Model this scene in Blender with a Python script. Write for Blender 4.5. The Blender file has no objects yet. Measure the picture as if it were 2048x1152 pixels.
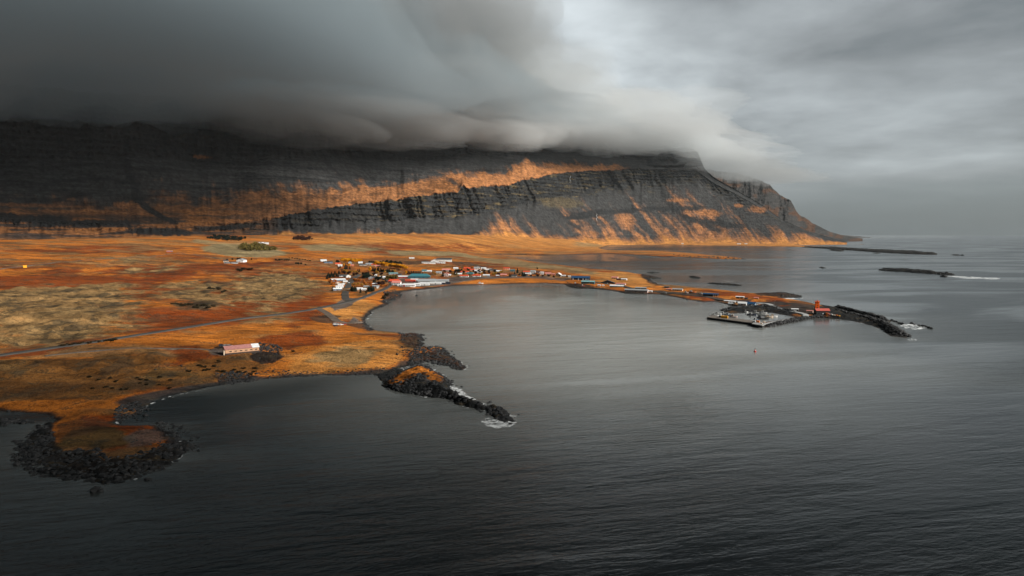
import bpy, bmesh, math, random
import numpy as np
from mathutils import Matrix, Vector, Euler

random.seed(7)
rng = np.random.default_rng(7)
R = math.radians
scene = bpy.context.scene
COL = scene.collection

# ------------------------------------------------------------------ camera
CAM_H = 95.0
FPX = 1365.0                                   # focal length in pixels of the 2048 px wide photograph
PITCH = math.atan((576 - 463) / FPX)
ROLL = R(0.25)
CAM_M = Matrix.Rotation(R(90) - PITCH, 3, 'X') @ Matrix.Rotation(ROLL, 3, 'Z')
cam_data = bpy.data.cameras.new("camera")
cam_data.sensor_width = 36.0
cam_data.lens = FPX / 2048 * 36.0
cam_data.clip_start = 1.0
cam_data.clip_end = 120000.0
cam = bpy.data.objects.new("camera", cam_data)
COL.objects.link(cam)
cam.matrix_world = Matrix.Translation((0, 0, CAM_H)) @ CAM_M.to_4x4()
scene.camera = cam

# ------------------------------------------------------------------ render settings, exposure
scene.render.engine = 'CYCLES'
scene.view_settings.view_transform = 'Standard'
scene.view_settings.look = 'None'
scene.view_settings.gamma = 1.0
scene.view_settings.use_curve_mapping = False
scene.view_settings.exposure = 0.8
cy = scene.cycles
cy.max_bounces = 6
cy.diffuse_bounces = 2
cy.glossy_bounces = 2
cy.transmission_bounces = 2
cy.transparent_max_bounces = 24
cy.volume_bounces = 4
cy.use_denoising = True
cy.use_adaptive_sampling = False
try:
    cy.denoiser = 'OPENIMAGEDENOISE'
    cy.denoising_prefilter = 'ACCURATE'
except Exception:
    pass
cy.sample_clamp_indirect = 4.0

# ------------------------------------------------------------------ node expression helper
class NT:
    """Builds node trees from arithmetic expressions."""
    def __init__(self, tree):
        self.t = tree
    def node(self, kind, **kw):
        n = self.t.nodes.new(kind)
        for k, v in kw.items():
            setattr(n, k, v)
        return n
    def put(self, sock, v):
        if hasattr(v, 'is_output'):
            self.t.links.new(v, sock)
        else:
            if sock.type == 'RGBA' and isinstance(v, (tuple, list)) and len(v) == 3:
                v = (*v, 1.0)
            sock.default_value = v
    def m(self, op, a, b=None, c=None, clamp=False):
        n = self.node('ShaderNodeMath', operation=op, use_clamp=clamp)
        self.put(n.inputs[0], a)
        if b is not None: self.put(n.inputs[1], b)
        if c is not None: self.put(n.inputs[2], c)
        return n.outputs[0]
    def add(self, a, b): return self.m('ADD', a, b)
    def mul(self, a, b): return self.m('MULTIPLY', a, b)
    def sub(self, a, b): return self.m('SUBTRACT', a, b)
    def ramp(self, v, pts, interp='LINEAR'):
        n = self.node('ShaderNodeValToRGB')
        cr = n.color_ramp
        cr.interpolation = interp
        while len(cr.elements) < len(pts): cr.elements.new(0.5)
        for e, (p, c) in zip(cr.elements, pts):
            e.position = p
            e.color = (c, c, c, 1) if not isinstance(c, (tuple, list)) else (*c, 1)
        self.put(n.inputs[0], v)
        return n.outputs[0]
    def rng(self, v, a, b, c=0.0, d=1.0, interp='SMOOTHSTEP'):
        n = self.node('ShaderNodeMapRange', interpolation_type=interp)
        for i, x in enumerate((v, a, b, c, d)): self.put(n.inputs[i], x)
        return n.outputs[0]
    def mix(self, f, a, b, blend='MIX'):
        n = self.node('ShaderNodeMix', data_type='RGBA', blend_type=blend)
        self.put(n.inputs[0], f); self.put(n.inputs[6], a); self.put(n.inputs[7], b)
        return n.outputs[2]
    def noise(self, vec, scale, detail=4.0, rough=0.5, dist=0.0, dims='3D', color=False):
        n = self.node('ShaderNodeTexNoise', noise_dimensions=dims)
        if vec is not None: self.put(n.inputs['Vector'], vec)
        n.inputs['Scale'].default_value = scale
        n.inputs['Detail'].default_value = detail
        n.inputs['Roughness'].default_value = rough
        n.inputs['Distortion'].default_value = dist
        return n.outputs['Color' if color else 'Fac']
    def comb(self, x, y, z):
        n = self.node('ShaderNodeCombineXYZ')
        for i, v in enumerate((x, y, z)): self.put(n.inputs[i], v)
        return n.outputs[0]
    def sep(self, v):
        n = self.node('ShaderNodeSeparateXYZ')
        self.put(n.inputs[0], v)
        return n.outputs
    def vscale(self, v, s):
        n = self.node('ShaderNodeVectorMath', operation='MULTIPLY')
        self.put(n.inputs[0], v); n.inputs[1].default_value = s
        return n.outputs[0]
    def vadd(self, v, w):
        n = self.node('ShaderNodeVectorMath', operation='ADD')
        self.put(n.inputs[0], v); self.put(n.inputs[1], w)
        return n.outputs[0]
    def attr(self, name, fac=False):
        n = self.node('ShaderNodeAttribute', attribute_name=name)
        return n.outputs['Fac' if fac else 'Color']

# ------------------------------------------------------------------ sky
SUN_EL, SUN_AZ = 28.0, 112.0                   # degrees; azimuth from +Y (view direction) towards +X
world = bpy.data.worlds.new("World")
scene.world = world
world.use_nodes = True
wt = world.node_tree
for n in list(wt.nodes): wt.nodes.remove(n)
w = NT(wt)
tc = w.node('ShaderNodeTexCoord').outputs['Generated']
dx, dy, dz = w.sep(tc)
az = w.m('ARCTAN2', dx, dy)                                   # radians, 0 straight ahead
el = w.m('ARCSINE', dz)
def blob(a, e, sa, se):
    """A soft patch of sky centred on azimuth a, elevation e (degrees)."""
    u = w.mul(w.sub(az_w, R(a)), 1 / R(sa))
    v = w.mul(w.sub(el_w, R(e)), 1 / R(se))
    q = w.add(w.mul(u, u), w.mul(v, v))
    return w.m('EXPONENT', w.mul(q, -1.0))
# the cloud deck is laid out on a flat ceiling so that its lumps shrink towards the horizon
inv = w.m('DIVIDE', 1.0, w.add(w.m('MAXIMUM', dz, 0.0), 0.13))
deck = w.comb(w.mul(dx, inv), w.mul(dy, inv), 0.0)
warp = w.noise(deck, 0.9, 3.0, 0.5)
warp2 = w.noise(w.vadd(deck, (7.3, 2.1, 0)), 0.9, 3.0, 0.5)
az_w = w.add(az, w.mul(w.sub(warp, 0.5), 0.34))
el_w = w.add(el, w.mul(w.sub(warp2, 0.5), 0.16))
big = w.noise(deck, 0.75, 6.0, 0.55, 0.3)
mid = w.noise(w.vadd(deck, (3.1, 9.2, 0)), 1.9, 6.0, 0.56, 0.2)
azn = w.m('DIVIDE', w.add(az_w, R(60)), R(120), clamp=True)
base = w.ramp(azn, [(0.0, 0.05), (0.17, 0.068), (0.30, 0.105), (0.42, 0.155), (0.50, 0.235), (0.57, 0.40),
                    (0.70, 0.40), (0.80, 0.37), (0.90, 0.30), (1.0, 0.22)], 'EASE')
gl = w.m('ADD', base, 0.0)
for (a, e, sa, se, k) in [
        (5.5, 12.0, 9.0, 6.0, 0.36), (2.5, 18.5, 4.5, 3.5, 0.26), (12.0, 9.5, 8.0, 3.2, 0.06),
        (12.5, 19.5, 7.0, 2.2, -0.24), (29.0, 13.0, 5.5, 2.6, -0.13), (36.5, 7.0, 3.6, 2.6, -0.10),
        (18.5, 5.2, 7.0, 1.7, -0.12), (31.0, 5.7, 4.5, 0.8, 0.06), (-26.0, 17.0, 9.0, 4.0, 0.035),
        (-38.0, 10.0, 11.0, 5.0, -0.045), (-15.0, 17.0, 6.0, 3.5, -0.02)]:
    gl = w.add(gl, w.mul(blob(a, e, sa, se), k))
lump = w.add(w.mul(w.sub(big, 0.5), 1.6), w.mul(w.sub(mid, 0.5), 1.25))
gl = w.mul(gl, w.add(1.0, w.mul(lump, w.rng(el, R(0.5), R(6), 0.15, 1.0))))
low = w.rng(el, R(0.5), R(7.0), 0.22, 1.0)                     # rain-grey band over the sea
gl = w.mul(gl, low)
over = w.rng(el, R(17), R(25.5), 1.0, 0.07)                      # thick dark cover overhead
gl = w.mul(gl, over)
back = w.rng(w.m('ABSOLUTE', az), R(55), R(110), 1.0, 0.7)
gl = w.m('MAXIMUM', w.mul(gl, back), 0.012)
tint = w.mix(w.rng(gl, 0.03, 0.3), (0.80, 1.0, 1.08), (0.92, 1.0, 1.04))
grey = w.mix(1.0, tint, w.comb(gl, gl, gl), 'MULTIPLY')
sky = w.node('ShaderNodeTexSky', sky_type='NISHITA')
sky.sun_disc = False
sky.sun_elevation = R(SUN_EL)
sky.sun_rotation = R(SUN_AZ)
SKY_STRENGTH = 0.08
cloud_col = w.mix(1.0, grey, (1 / SKY_STRENGTH * 0.57,) * 3, 'MULTIPLY')
col = w.mix(0.96, sky.outputs[0], cloud_col)                   # an almost closed cloud cover over the clear sky
bg = w.node('ShaderNodeBackground')
w.put(bg.inputs['Color'], col)
bg.inputs['Strength'].default_value = SKY_STRENGTH
wo = w.node('ShaderNodeOutputWorld')
wt.links.new(bg.outputs[0], wo.inputs['Surface'])

# ------------------------------------------------------------------ sun
sun_data = bpy.data.lights.new("sun", 'SUN')
sun_data.energy = 4.8
sun_data.angle = R(7.0)
sun_data.color = (1.0, 0.95, 0.88)
sun = bpy.data.objects.new("sun", sun_data)
COL.objects.link(sun)
SUN_DIR = Vector((math.sin(R(SUN_AZ)) * math.cos(R(SUN_EL)), math.cos(R(SUN_AZ)) * math.cos(R(SUN_EL)), math.sin(R(SUN_EL))))
sun.rotation_euler = SUN_DIR.to_track_quat('Z', 'Y').to_euler()
sun.location = SUN_DIR * 3000

# ------------------------------------------------------------------ maths helpers
def ray(px, py):
    d = CAM_M @ Vector(((px - 1024) / FPX, -(py - 576) / FPX, -1.0))
    return d
def sea_pt(px, py, z=0.0):
    d = ray(px, py)
    t = (z - CAM_H) / d.z
    return d.x * t, d.y * t
def col_az(px):
    d = ray(px, 463.0)
    return math.atan2(d.x, d.y)
def z_at(px, py, r):
    d = ray(px, py)
    return CAM_H + d.z / math.hypot(d.x, d.y) * r

def hash2(ix, iy, seed):
    h = (ix.astype(np.int64) * 374761393 + iy.astype(np.int64) * 668265263 + seed * 1442695041) & 0xFFFFFFFF
    h = ((h ^ (h >> 13)) * 1274126177) & 0xFFFFFFFF
    h = (h ^ (h >> 16)) & 0xFFFFFFFF
    return h.astype(np.float64) / 4294967295.0
def vnoise(x, y, seed=0):
    ix, iy = np.floor(x), np.floor(y)
    fx, fy = x - ix, y - iy
    ux, uy = fx * fx * fx * (fx * (fx * 6 - 15) + 10), fy * fy * fy * (fy * (fy * 6 - 15) + 10)
    a, b = hash2(ix, iy, seed), hash2(ix + 1, iy, seed)
    c, d = hash2(ix, iy + 1, seed), hash2(ix + 1, iy + 1, seed)
    return (a * (1 - ux) + b * ux) * (1 - uy) + (c * (1 - ux) + d * ux) * uy
def fbm(x, y, oct=4, seed=0, gain=0.5):
    s, a, t = 0.0, 1.0, 0.0
    c_, s_ = math.cos(0.6), math.sin(0.6)
    for i in range(oct):
        s = s + a * vnoise(x, y, seed + i * 17)
        t += a
        a *= gain
        x, y = (x * c_ - y * s_) * 2.03 + 13.7, (x * s_ + y * c_) * 2.03 + 5.1
    return s / t
def sstep(a, b, v):
    t = np.clip((v - a) / (b - a), 0, 1)
    return t * t * (3 - 2 * t)
def lerp(a, b, t): return a * (1 - t) + b * t

def poly_sd(px, py, poly):
    """Signed distance of points to a closed polygon, positive inside."""
    P = np.asarray(poly, float)
    n = len(P)
    best = np.full(px.shape, 1e18)
    inside = np.zeros(px.shape, bool)
    for i in range(n):
        ax, ay = P[i]; bx, by = P[(i + 1) % n]
        ex, ey = bx - ax, by - ay
        wx, wy = px - ax, py - ay
        t = np.clip((wx * ex + wy * ey) / max(ex * ex + ey * ey, 1e-9), 0, 1)
        best = np.minimum(best, (wx - ex * t) ** 2 + (wy - ey * t) ** 2)
        if ay != by:
            cr = (ay > py) != (by > py)
            inside ^= cr & (px < (bx - ax) * (py - ay) / (by - ay) + ax)
    d = np.sqrt(best)
    return np.where(inside, d, -d)

# ------------------------------------------------------------------ object helpers
def tag(o, label=None, cat=None, group=None, kind=None):
    if label: o['label'] = label
    if cat: o['category'] = cat
    if group: o['group'] = group
    if kind: o['kind'] = kind
    return o
def link(o, parent=None):
    COL.objects.link(o)
    if parent is not None: o.parent = parent
    return o
def np_mesh(name, verts, faces, mat=None, smooth=True):
    me = bpy.data.meshes.new(name)
    verts = np.asarray(verts, np.float32); faces = np.asarray(faces, np.int32)
    k = faces.shape[1]
    me.vertices.add(len(verts)); me.vertices.foreach_set('co', verts.ravel())
    me.loops.add(faces.size); me.loops.foreach_set('vertex_index', faces.ravel())
    me.polygons.add(len(faces))
    me.polygons.foreach_set('loop_start', np.arange(0, faces.size, k, dtype=np.int32))
    me.polygons.foreach_set('loop_total', np.full(len(faces), k, np.int32))
    me.polygons.foreach_set('use_smooth', np.full(len(faces), smooth, bool))
    me.update(calc_edges=True)
    if mat: me.materials.append(mat)
    return me
def grid_faces(nr, nc):
    i = np.arange(nr - 1)[:, None] * nc + np.arange(nc - 1)[None, :]
    i = i.ravel()
    return np.stack([i, i + 1, i + nc + 1, i + nc], 1)
def color_attr(me, name, rgb):
    a = me.color_attributes.new(name, 'FLOAT_COLOR', 'POINT')
    c = np.ones((len(rgb), 4), np.float32); c[:, :3] = rgb
    a.data.foreach_set('color', c.ravel())
def float_attr(me, name, v):
    a = me.attributes.new(name, 'FLOAT', 'POINT')
    a.data.foreach_set('value', np.asarray(v, np.float32))

def new_mat(name):
    m = bpy.data.materials.new(name)
    m.use_nodes = True
    for n in list(m.node_tree.nodes): m.node_tree.nodes.remove(n)
    return m, NT(m.node_tree)
def finish(nt, bsdf):
    o = nt.node('ShaderNodeOutputMaterial')
    nt.t.links.new(bsdf, o.inputs['Surface'])
def principled(nt, color, rough=0.9, spec=0.2, normal=None, metallic=0.0):
    b = nt.node('ShaderNodeBsdfPrincipled')
    nt.put(b.inputs['Base Color'], color)
    nt.put(b.inputs['Roughness'], rough)
    b.inputs['Specular IOR Level'].default_value = spec
    b.inputs['Metallic'].default_value = metallic
    if normal is not None: nt.put(b.inputs['Normal'], normal)
    return b.outputs[0]
# ------------------------------------------------------------------ coastlines (traced, laid out on the sea plane)
COAST = [(-700, 640), (-420, 770), (-200, 812), (0, 821), (30, 824), (70, 828), (98, 832), (108, 839), (98, 850), (90, 862), (84, 870), (74, 884), (60, 892),
 (72, 903), (50, 907), (76, 919), (95, 926), (118, 930), (92, 944), (130, 949), (170, 954), (182, 951), (215, 962), (240, 963),
 (256, 960), (262, 950), (285, 940), (310, 935), (330, 925), (346, 918), (353, 911), (346, 905), (361, 900), (372, 893),
 (351, 888), (346, 878), (336, 868), (330, 860), (318, 854), (300, 850), (285, 851), (260, 850), (232, 849), (226, 845),
 (246, 838), (263, 835), (276, 828), (281, 820), (273, 815), (288, 814), (304, 805), (330, 795), (345, 791), (380, 783), (420, 775),
 (460, 768), (500, 763), (540, 757), (580, 754), (620, 752), (650, 750), (680, 752), (720, 752), (757, 748), (775, 745),
 (785, 741), (800, 735), (815, 731), (830, 727), (850, 723), (875, 723), (895, 731), (913, 737), (925, 740), (929, 736), (921, 725),
 (905, 715), (890, 705), (886, 697), (870, 694), (852, 695), (836, 693), (842, 687), (846, 680), (836, 673), (846, 670),
 (830, 667), (810, 668), (795, 665), (785, 664), (760, 662), (745, 660), (738, 652), (733, 645), (732, 635), (738, 628),
 (745, 622), (757, 616), (776, 609), (769, 603), (788, 598), (800, 591), (794, 586), (800, 583), (820, 581), (850, 578),
 (880, 574.5), (910, 571.5), (940, 570), (980, 569), (1020, 568), (1060, 567), (1100, 567.5), (1130, 568.5), (1142, 575),
 (1160, 577), (1180, 577), (1200, 579), (1230, 582), (1255, 587), (1290, 587.5), (1320, 589), (1350, 594), (1380, 600), (1410, 604.5),
 (1430, 603), (1446, 606.5), (1462, 611), (1482, 614), (1500, 615.5), (1512, 613.5), (1492, 614.5), (1468, 617), (1449, 620), (1445, 624),
 (1460, 627), (1490, 625.5), (1520, 623), (1545, 625), (1575, 631), (1592, 634), (1570, 638), (1545, 642), (1526, 645), (1524, 653),
 (1533, 655), (1560, 648.5), (1590, 642.5), (1612, 638), (1640, 635.5), (1660, 637), (1700, 640.5), (1722, 645),
 (1745, 651), (1760, 657), (1773, 666), (1784, 672.5), (1800, 673.5), (1812, 675.5), (1802, 668), (1793, 660), (1783, 652), (1775, 646), (1779, 641),
 (1762, 635), (1740, 631), (1710, 625), (1690, 619), (1665, 614), (1648, 611.5), (1638, 610), (1620, 605.5), (1600, 601.5), (1575, 598.5),
 (1560, 596.5), (1580, 595.5), (1600, 594.5), (1603, 592.5), (1592, 590), (1575, 586.5), (1558, 585), (1540, 587), (1520, 588), (1490, 586.5), (1460, 582), (1430, 579), (1400, 577), (1380, 574),
 (1350, 572), (1328, 571), (1312, 568), (1302, 562), (1296, 557), (1318, 557), (1312, 553), (1292, 550), (1275, 548), (1265, 545.5), (1245, 543), (1220, 541),
 (1200, 540), (1185, 538), (1150, 534), (1120, 530), (1090, 527), (1060, 522), (1040, 517.5), (1020, 513.5), (1000, 510.7),
 (985, 509.3), (1010, 508), (1040, 509), (1080, 510.2), (1120, 510), (1160, 508.5), (1190, 507.5), (1220, 507.2), (1260, 509),
 (1300, 512), (1346, 516.2), (1335, 513.4), (1360, 514.2), (1400, 516.4), (1440, 518.4), (1470, 519), (1493, 518.7), (1480, 516), (1450, 513),
 (1420, 511), (1390, 507.5), (1350, 504.5), (1320, 502.8), (1290, 502.3), (1250, 502.3), (1222, 501.2), (1206, 498.5), (1200, 496.3),
 (1212, 493.2), (1218, 491), (1240, 490), (1300, 489.6), (1350, 490), (1400, 490.8), (1450, 491.3), (1500, 491.9), (1550, 492.8),
 (1587, 493.6), (1612, 494.6), (1640, 496.0), (1612, 492.2), (1592, 490.2), (1596, 488), (1620, 486.6), (1650, 486), (1680, 487.3), (1700, 488.3), (1730, 489.3), (1712, 486.3),
 (1690, 484), (1676, 482), (1668, 480.6), (1690, 478.8), (1700, 478.2), (1760, 476.4), (1900, 474.6), (1900, 470.5), (1500, 470.0)]
COAST_W = [sea_pt(*p) for p in COAST] + [(3000, 26000), (-14000, 24000), (-14000, 2500)]
ISLETS = {                                                    # islands and skerries: outline, height
 'island_near': ([(770, 771), (775, 762), (790, 752), (805, 745), (820, 738), (840, 735), (860, 737), (869, 745), (882, 752),
    (897, 762), (900, 770), (894, 778), (906, 785), (918, 793), (932, 800), (947, 806), (962, 811), (968, 818), (955, 816),
    (942, 813), (918, 808), (906, 801), (888, 796), (868, 795), (848, 790), (820, 786), (795, 783), (778, 779)], 5.0),
 'stony_bar': ([(752, 750), (775, 744), (800, 737), (806, 743), (796, 752), (782, 764), (770, 768), (764, 758)], 1.2),
 'reef_near': ([(972, 814), (990, 814), (1008, 822), (1022, 833), (1024, 842), (1008, 841), (993, 833), (980, 824)], 3.0),
 'reef_strip': ([(1600, 494.2), (1650, 495.6), (1665, 494.9), (1700, 497.6), (1750, 500.6), (1775, 501.5), (1800, 503.0), (1830, 503.2), (1845, 506), (1873, 507.6),
    (1873, 509.4), (1840, 508.6), (1800, 507.0), (1750, 504.4), (1700, 500.6), (1650, 497.4)], 7.0),
 'reef_flat': ([(1657, 500.2), (1672, 499.2), (1687, 500.6), (1687, 502.6), (1672, 502.4)], 5.0),
 'reef_outer': ([(1757, 539.5), (1768, 539.4), (1785, 540.4), (1810, 540.4), (1830, 542), (1850, 543), (1868, 544.8), (1880, 547.4), (1908, 549),
    (1908, 550.6), (1882, 549.4), (1860, 547.4), (1830, 545.4), (1805, 543.4), (1780, 542), (1762, 540.9)], 5.0),
 'reef_bay': ([(1377, 553.6), (1388, 552.6), (1400, 555.2), (1400, 556.6), (1385, 555.8)], 3.0),
 'reef_mid': ([(1413, 566.6), (1430, 565.6), (1435, 567.2), (1450, 567.8), (1462, 568.4), (1483, 570.6), (1482, 571.8), (1455, 570.2), (1430, 568.6)], 2.4),
 'reef_small': ([(1637, 535.2), (1645, 534.6), (1653, 536), (1645, 536.9)], 3.0),
 'reef_far': ([(1900, 510), (1915, 509.4), (1925, 510.8), (1912, 511.4)], 3.0),
 'reef_thin': ([(1744, 506.3), (1755, 505.8), (1762, 507), (1752, 507.4)], 2.0),
 'reef_sliver': ([(1293, 545.2), (1305, 544.6), (1317, 545.6), (1306, 546.2)], 1.6),
}
ISLETS_W = {k: ([sea_pt(*p) for p in v[0]], v[1]) for k, v in ISLETS.items()}

# ------------------------------------------------------------------ where the mountain stands (column -> distance and level of its foot)
MX = np.array([-700, -150, 0, 150, 270, 400, 540, 634, 727, 821, 900, 930, 1009, 1071, 1134, 1165, 1250, 1320, 1390, 1420, 1500, 1560, 1610, 1650, 1695], float)
M_R0 = np.array([2100, 2300, 2400, 2450, 2520, 2600, 2720, 2840, 3000, 3200, 3400, 3500, 3850, 4200, 4550, 4700, 5120, 5350, 5520, 5580, 5720, 5850, 6000, 6200, 6350], float)
M_L0 = np.array([486, 482, 480, 478, 474.5, 472, 470.5, 468, 468, 468.5, 469, 470, 473, 476, 479, 481, 485.5, 486, 486.5, 487, 487.5, 487.5, 485.5, 484.0, 486.6], float)
MAZ = np.array([col_az(x) for x in MX])
M_Z0 = np.array([z_at(x, y, r) for x, y, r in zip(MX, M_L0, M_R0)])

def coast_sd(x, y):
    n1 = (fbm(x / 26, y / 26, 3, 5) - 0.5) * 2
    rr = np.hypot(x, y)
    wob = np.clip(5.0 * (rr / 900), 2.0, 9.0)
    az = np.arctan2(x, y)
    calmer = lerp(1.0, 0.22, sstep(R(3), R(8), az) * sstep(2200, 1900, rr))
    n1 = n1 + (fbm(x / 11, y / 11, 3, 6) - 0.5) * 2.2 * sstep(900, 500, rr)
    d = poly_sd(x, y, COAST_W) + n1 * wob * np.clip(1600 / rr, 0.25, 1) * calmer
    return d
def islet_h(x, y):
    h = np.full(x.shape, -9.0)
    for k, (poly, hh) in ISLETS_W.items():
        P = np.array(poly); pad = 60
        s = (x > P[:, 0].min() - pad) & (x < P[:, 0].max() + pad) & (y > P[:, 1].min() - pad) & (y < P[:, 1].max() + pad)
        if not s.any(): continue
        d = poly_sd(x[s], y[s], poly)
        amp = 4.0 if hh > 4 or 'near' in k else 1.5
        d = d + (fbm(x[s] / 9, y[s] / 9, 4, 31) - 0.5) * amp * (3 if 'far' in k or 'strip' in k else 1.2)
        wid = 14.0
        z = np.where(d > 0, hh * np.clip(d / wid, 0, 1) ** 0.7 * (0.55 + 0.9 * fbm(x[s] / 12, y[s] / 12, 3, 40)), d * 0.35)
        h[s] = np.maximum(h[s], z)
    return h
ROAD_PIX = [(-80, 723), (0, 711), (100, 697), (200, 683), (300, 667), (400, 651), (480, 638), (560, 629), (620, 620), (660, 612), (700, 603), (735, 592), (760, 582), (776, 574)]
ROAD_W = None
def road_dist(x, y):
    best = np.full(x.shape, 1e12)
    for (ax, ay), (bx, by) in zip(ROAD_W[:-1], ROAD_W[1:]):
        ex, ey = bx - ax, by - ay; wx, wy = x - ax, y - ay
        t = np.clip((wx * ex + wy * ey) / (ex * ex + ey * ey), 0, 1)
        best = np.minimum(best, (wx - ex * t) ** 2 + (wy - ey * t) ** 2)
    return np.sqrt(best)
F_D = np.array([-400, -40, 0, 4, 12, 40, 150, 400, 800, 1200, 2000, 3000], float)
F_Z = np.array([-30, -6, 0, 0.7, 2.0, 4.0, 6.5, 10, 14, 17, 21, 25], float)
MOLE_W = [[sea_pt(*p) for p in q] for q in (
    [(1640, 611), (1665, 614), (1690, 619), (1740, 631), (1779, 641), (1790, 655), (1812, 675), (1784, 672), (1760, 657), (1722, 645), (1660, 637), (1650, 626)],
    [(1445, 624), (1449, 619), (1492, 613), (1530, 612), (1560, 618), (1600, 631), (1575, 631), (1545, 625), (1490, 626)])]
def ground_h(x, y, d=None, islets=True):
    """Height of the ground above the sea at any place."""
    x = np.asarray(x, float); y = np.asarray(y, float)
    if d is None: d = coast_sd(x, y)
    r = np.hypot(x, y); a = np.arctan2(x, y)
    z = np.interp(d, F_D, F_Z)
    r0 = np.interp(a, MAZ, M_R0); z0 = np.interp(a, MAZ, M_Z0)
    span = np.interp(a, [R(-60), R(-20), R(-5), R(8), R(25)], [1500, 1500, 1500, 900, 500])
    g = np.clip(1 - (r0 - r) / span, 0, 1.0)
    land = sstep(0, 260, d)
    up = np.maximum(z0 - np.interp(np.minimum(d, 1500), F_D, F_Z), 0)
    z = z + g ** 2.0 * up * land
    hump = (fbm(x / 150, y / 150, 5, 3) - 0.45) * 13 * sstep(15, 160, d) * np.clip(1.15 - g, 0.15, 1) 
    small = (fbm(x / 30, y / 30, 4, 9) - 0.5) * 4.2 * sstep(6, 50, d) * sstep(3200, 1200, r)
    if ROAD_W is None: hump = hump * 0 + 0.6; small = small * 0
    else:
        q = sstep(8, 70, road_dist(x, y)); hump = lerp(0.6, hump, q); small = small * q
    z = z + hump + small
    z = np.where((d > 0) & (z < 0.25), 0.25, z)
    if islets: z = np.maximum(z, islet_h(x, y))
    return z

def place(px, py):
    """Point of the ground seen at a pixel of the photograph."""
    d = ray(px, py)
    h = math.hypot(d.x, d.y); ux, uy, s = d.x / h, d.y / h, d.z / h
    rs = np.exp(np.linspace(math.log(180), math.log(7000), 1400))
    zz = ground_h(ux * rs, uy * rs, islets=False)
    zz = np.maximum(zz, 0.0)
    f = CAM_H + s * rs - zz
    i = np.argmax(f <= 0)
    if f[i] > 0: i = len(rs) - 1
    i = max(i, 1)
    t = f[i - 1] / max(f[i - 1] - f[i], 1e-9)
    r = rs[i - 1] + (rs[i] - rs[i - 1]) * t
    return ux * r, uy * r, zz[i - 1] + (zz[i] - zz[i - 1]) * t
def place_many(pts):
    """place() for many pixels at once."""
    pts = np.asarray(pts, float)
    D = np.array([ray(*p) for p in pts])
    h = np.hypot(D[:, 0], D[:, 1]); u = D / h[:, None]
    rs = np.exp(np.linspace(math.log(180), math.log(7000), 900))
    X = u[:, 0:1] * rs; Y = u[:, 1:2] * rs
    Z = np.maximum(ground_h(X.ravel(), Y.ravel(), islets=False).reshape(X.shape), 0)
    F = CAM_H + u[:, 2:3] * rs - Z
    neg = F <= 0
    i = np.where(neg.any(1), neg.argmax(1), len(rs) - 1)
    i = np.maximum(i, 1); k = np.arange(len(pts))
    t = F[k, i - 1] / np.maximum(F[k, i - 1] - F[k, i], 1e-9)
    r = rs[i - 1] + (rs[i] - rs[i - 1]) * np.clip(t, 0, 1)
    return np.stack([u[:, 0] * r, u[:, 1] * r, lerp(Z[k, i - 1], Z[k, i], np.clip(t, 0, 1))], 1)
def to_px(x, y, z):
    """Pixel of the photograph in which a place appears (used to report, never to draw)."""
    v = CAM_M.transposed() @ Vector((x, y, z - CAM_H))
    return 1024 + FPX * v.x / -v.z, 576 - FPX * v.y / -v.z

ROAD_W = [tuple(p[:2]) for p in place_many(ROAD_PIX)]

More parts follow.
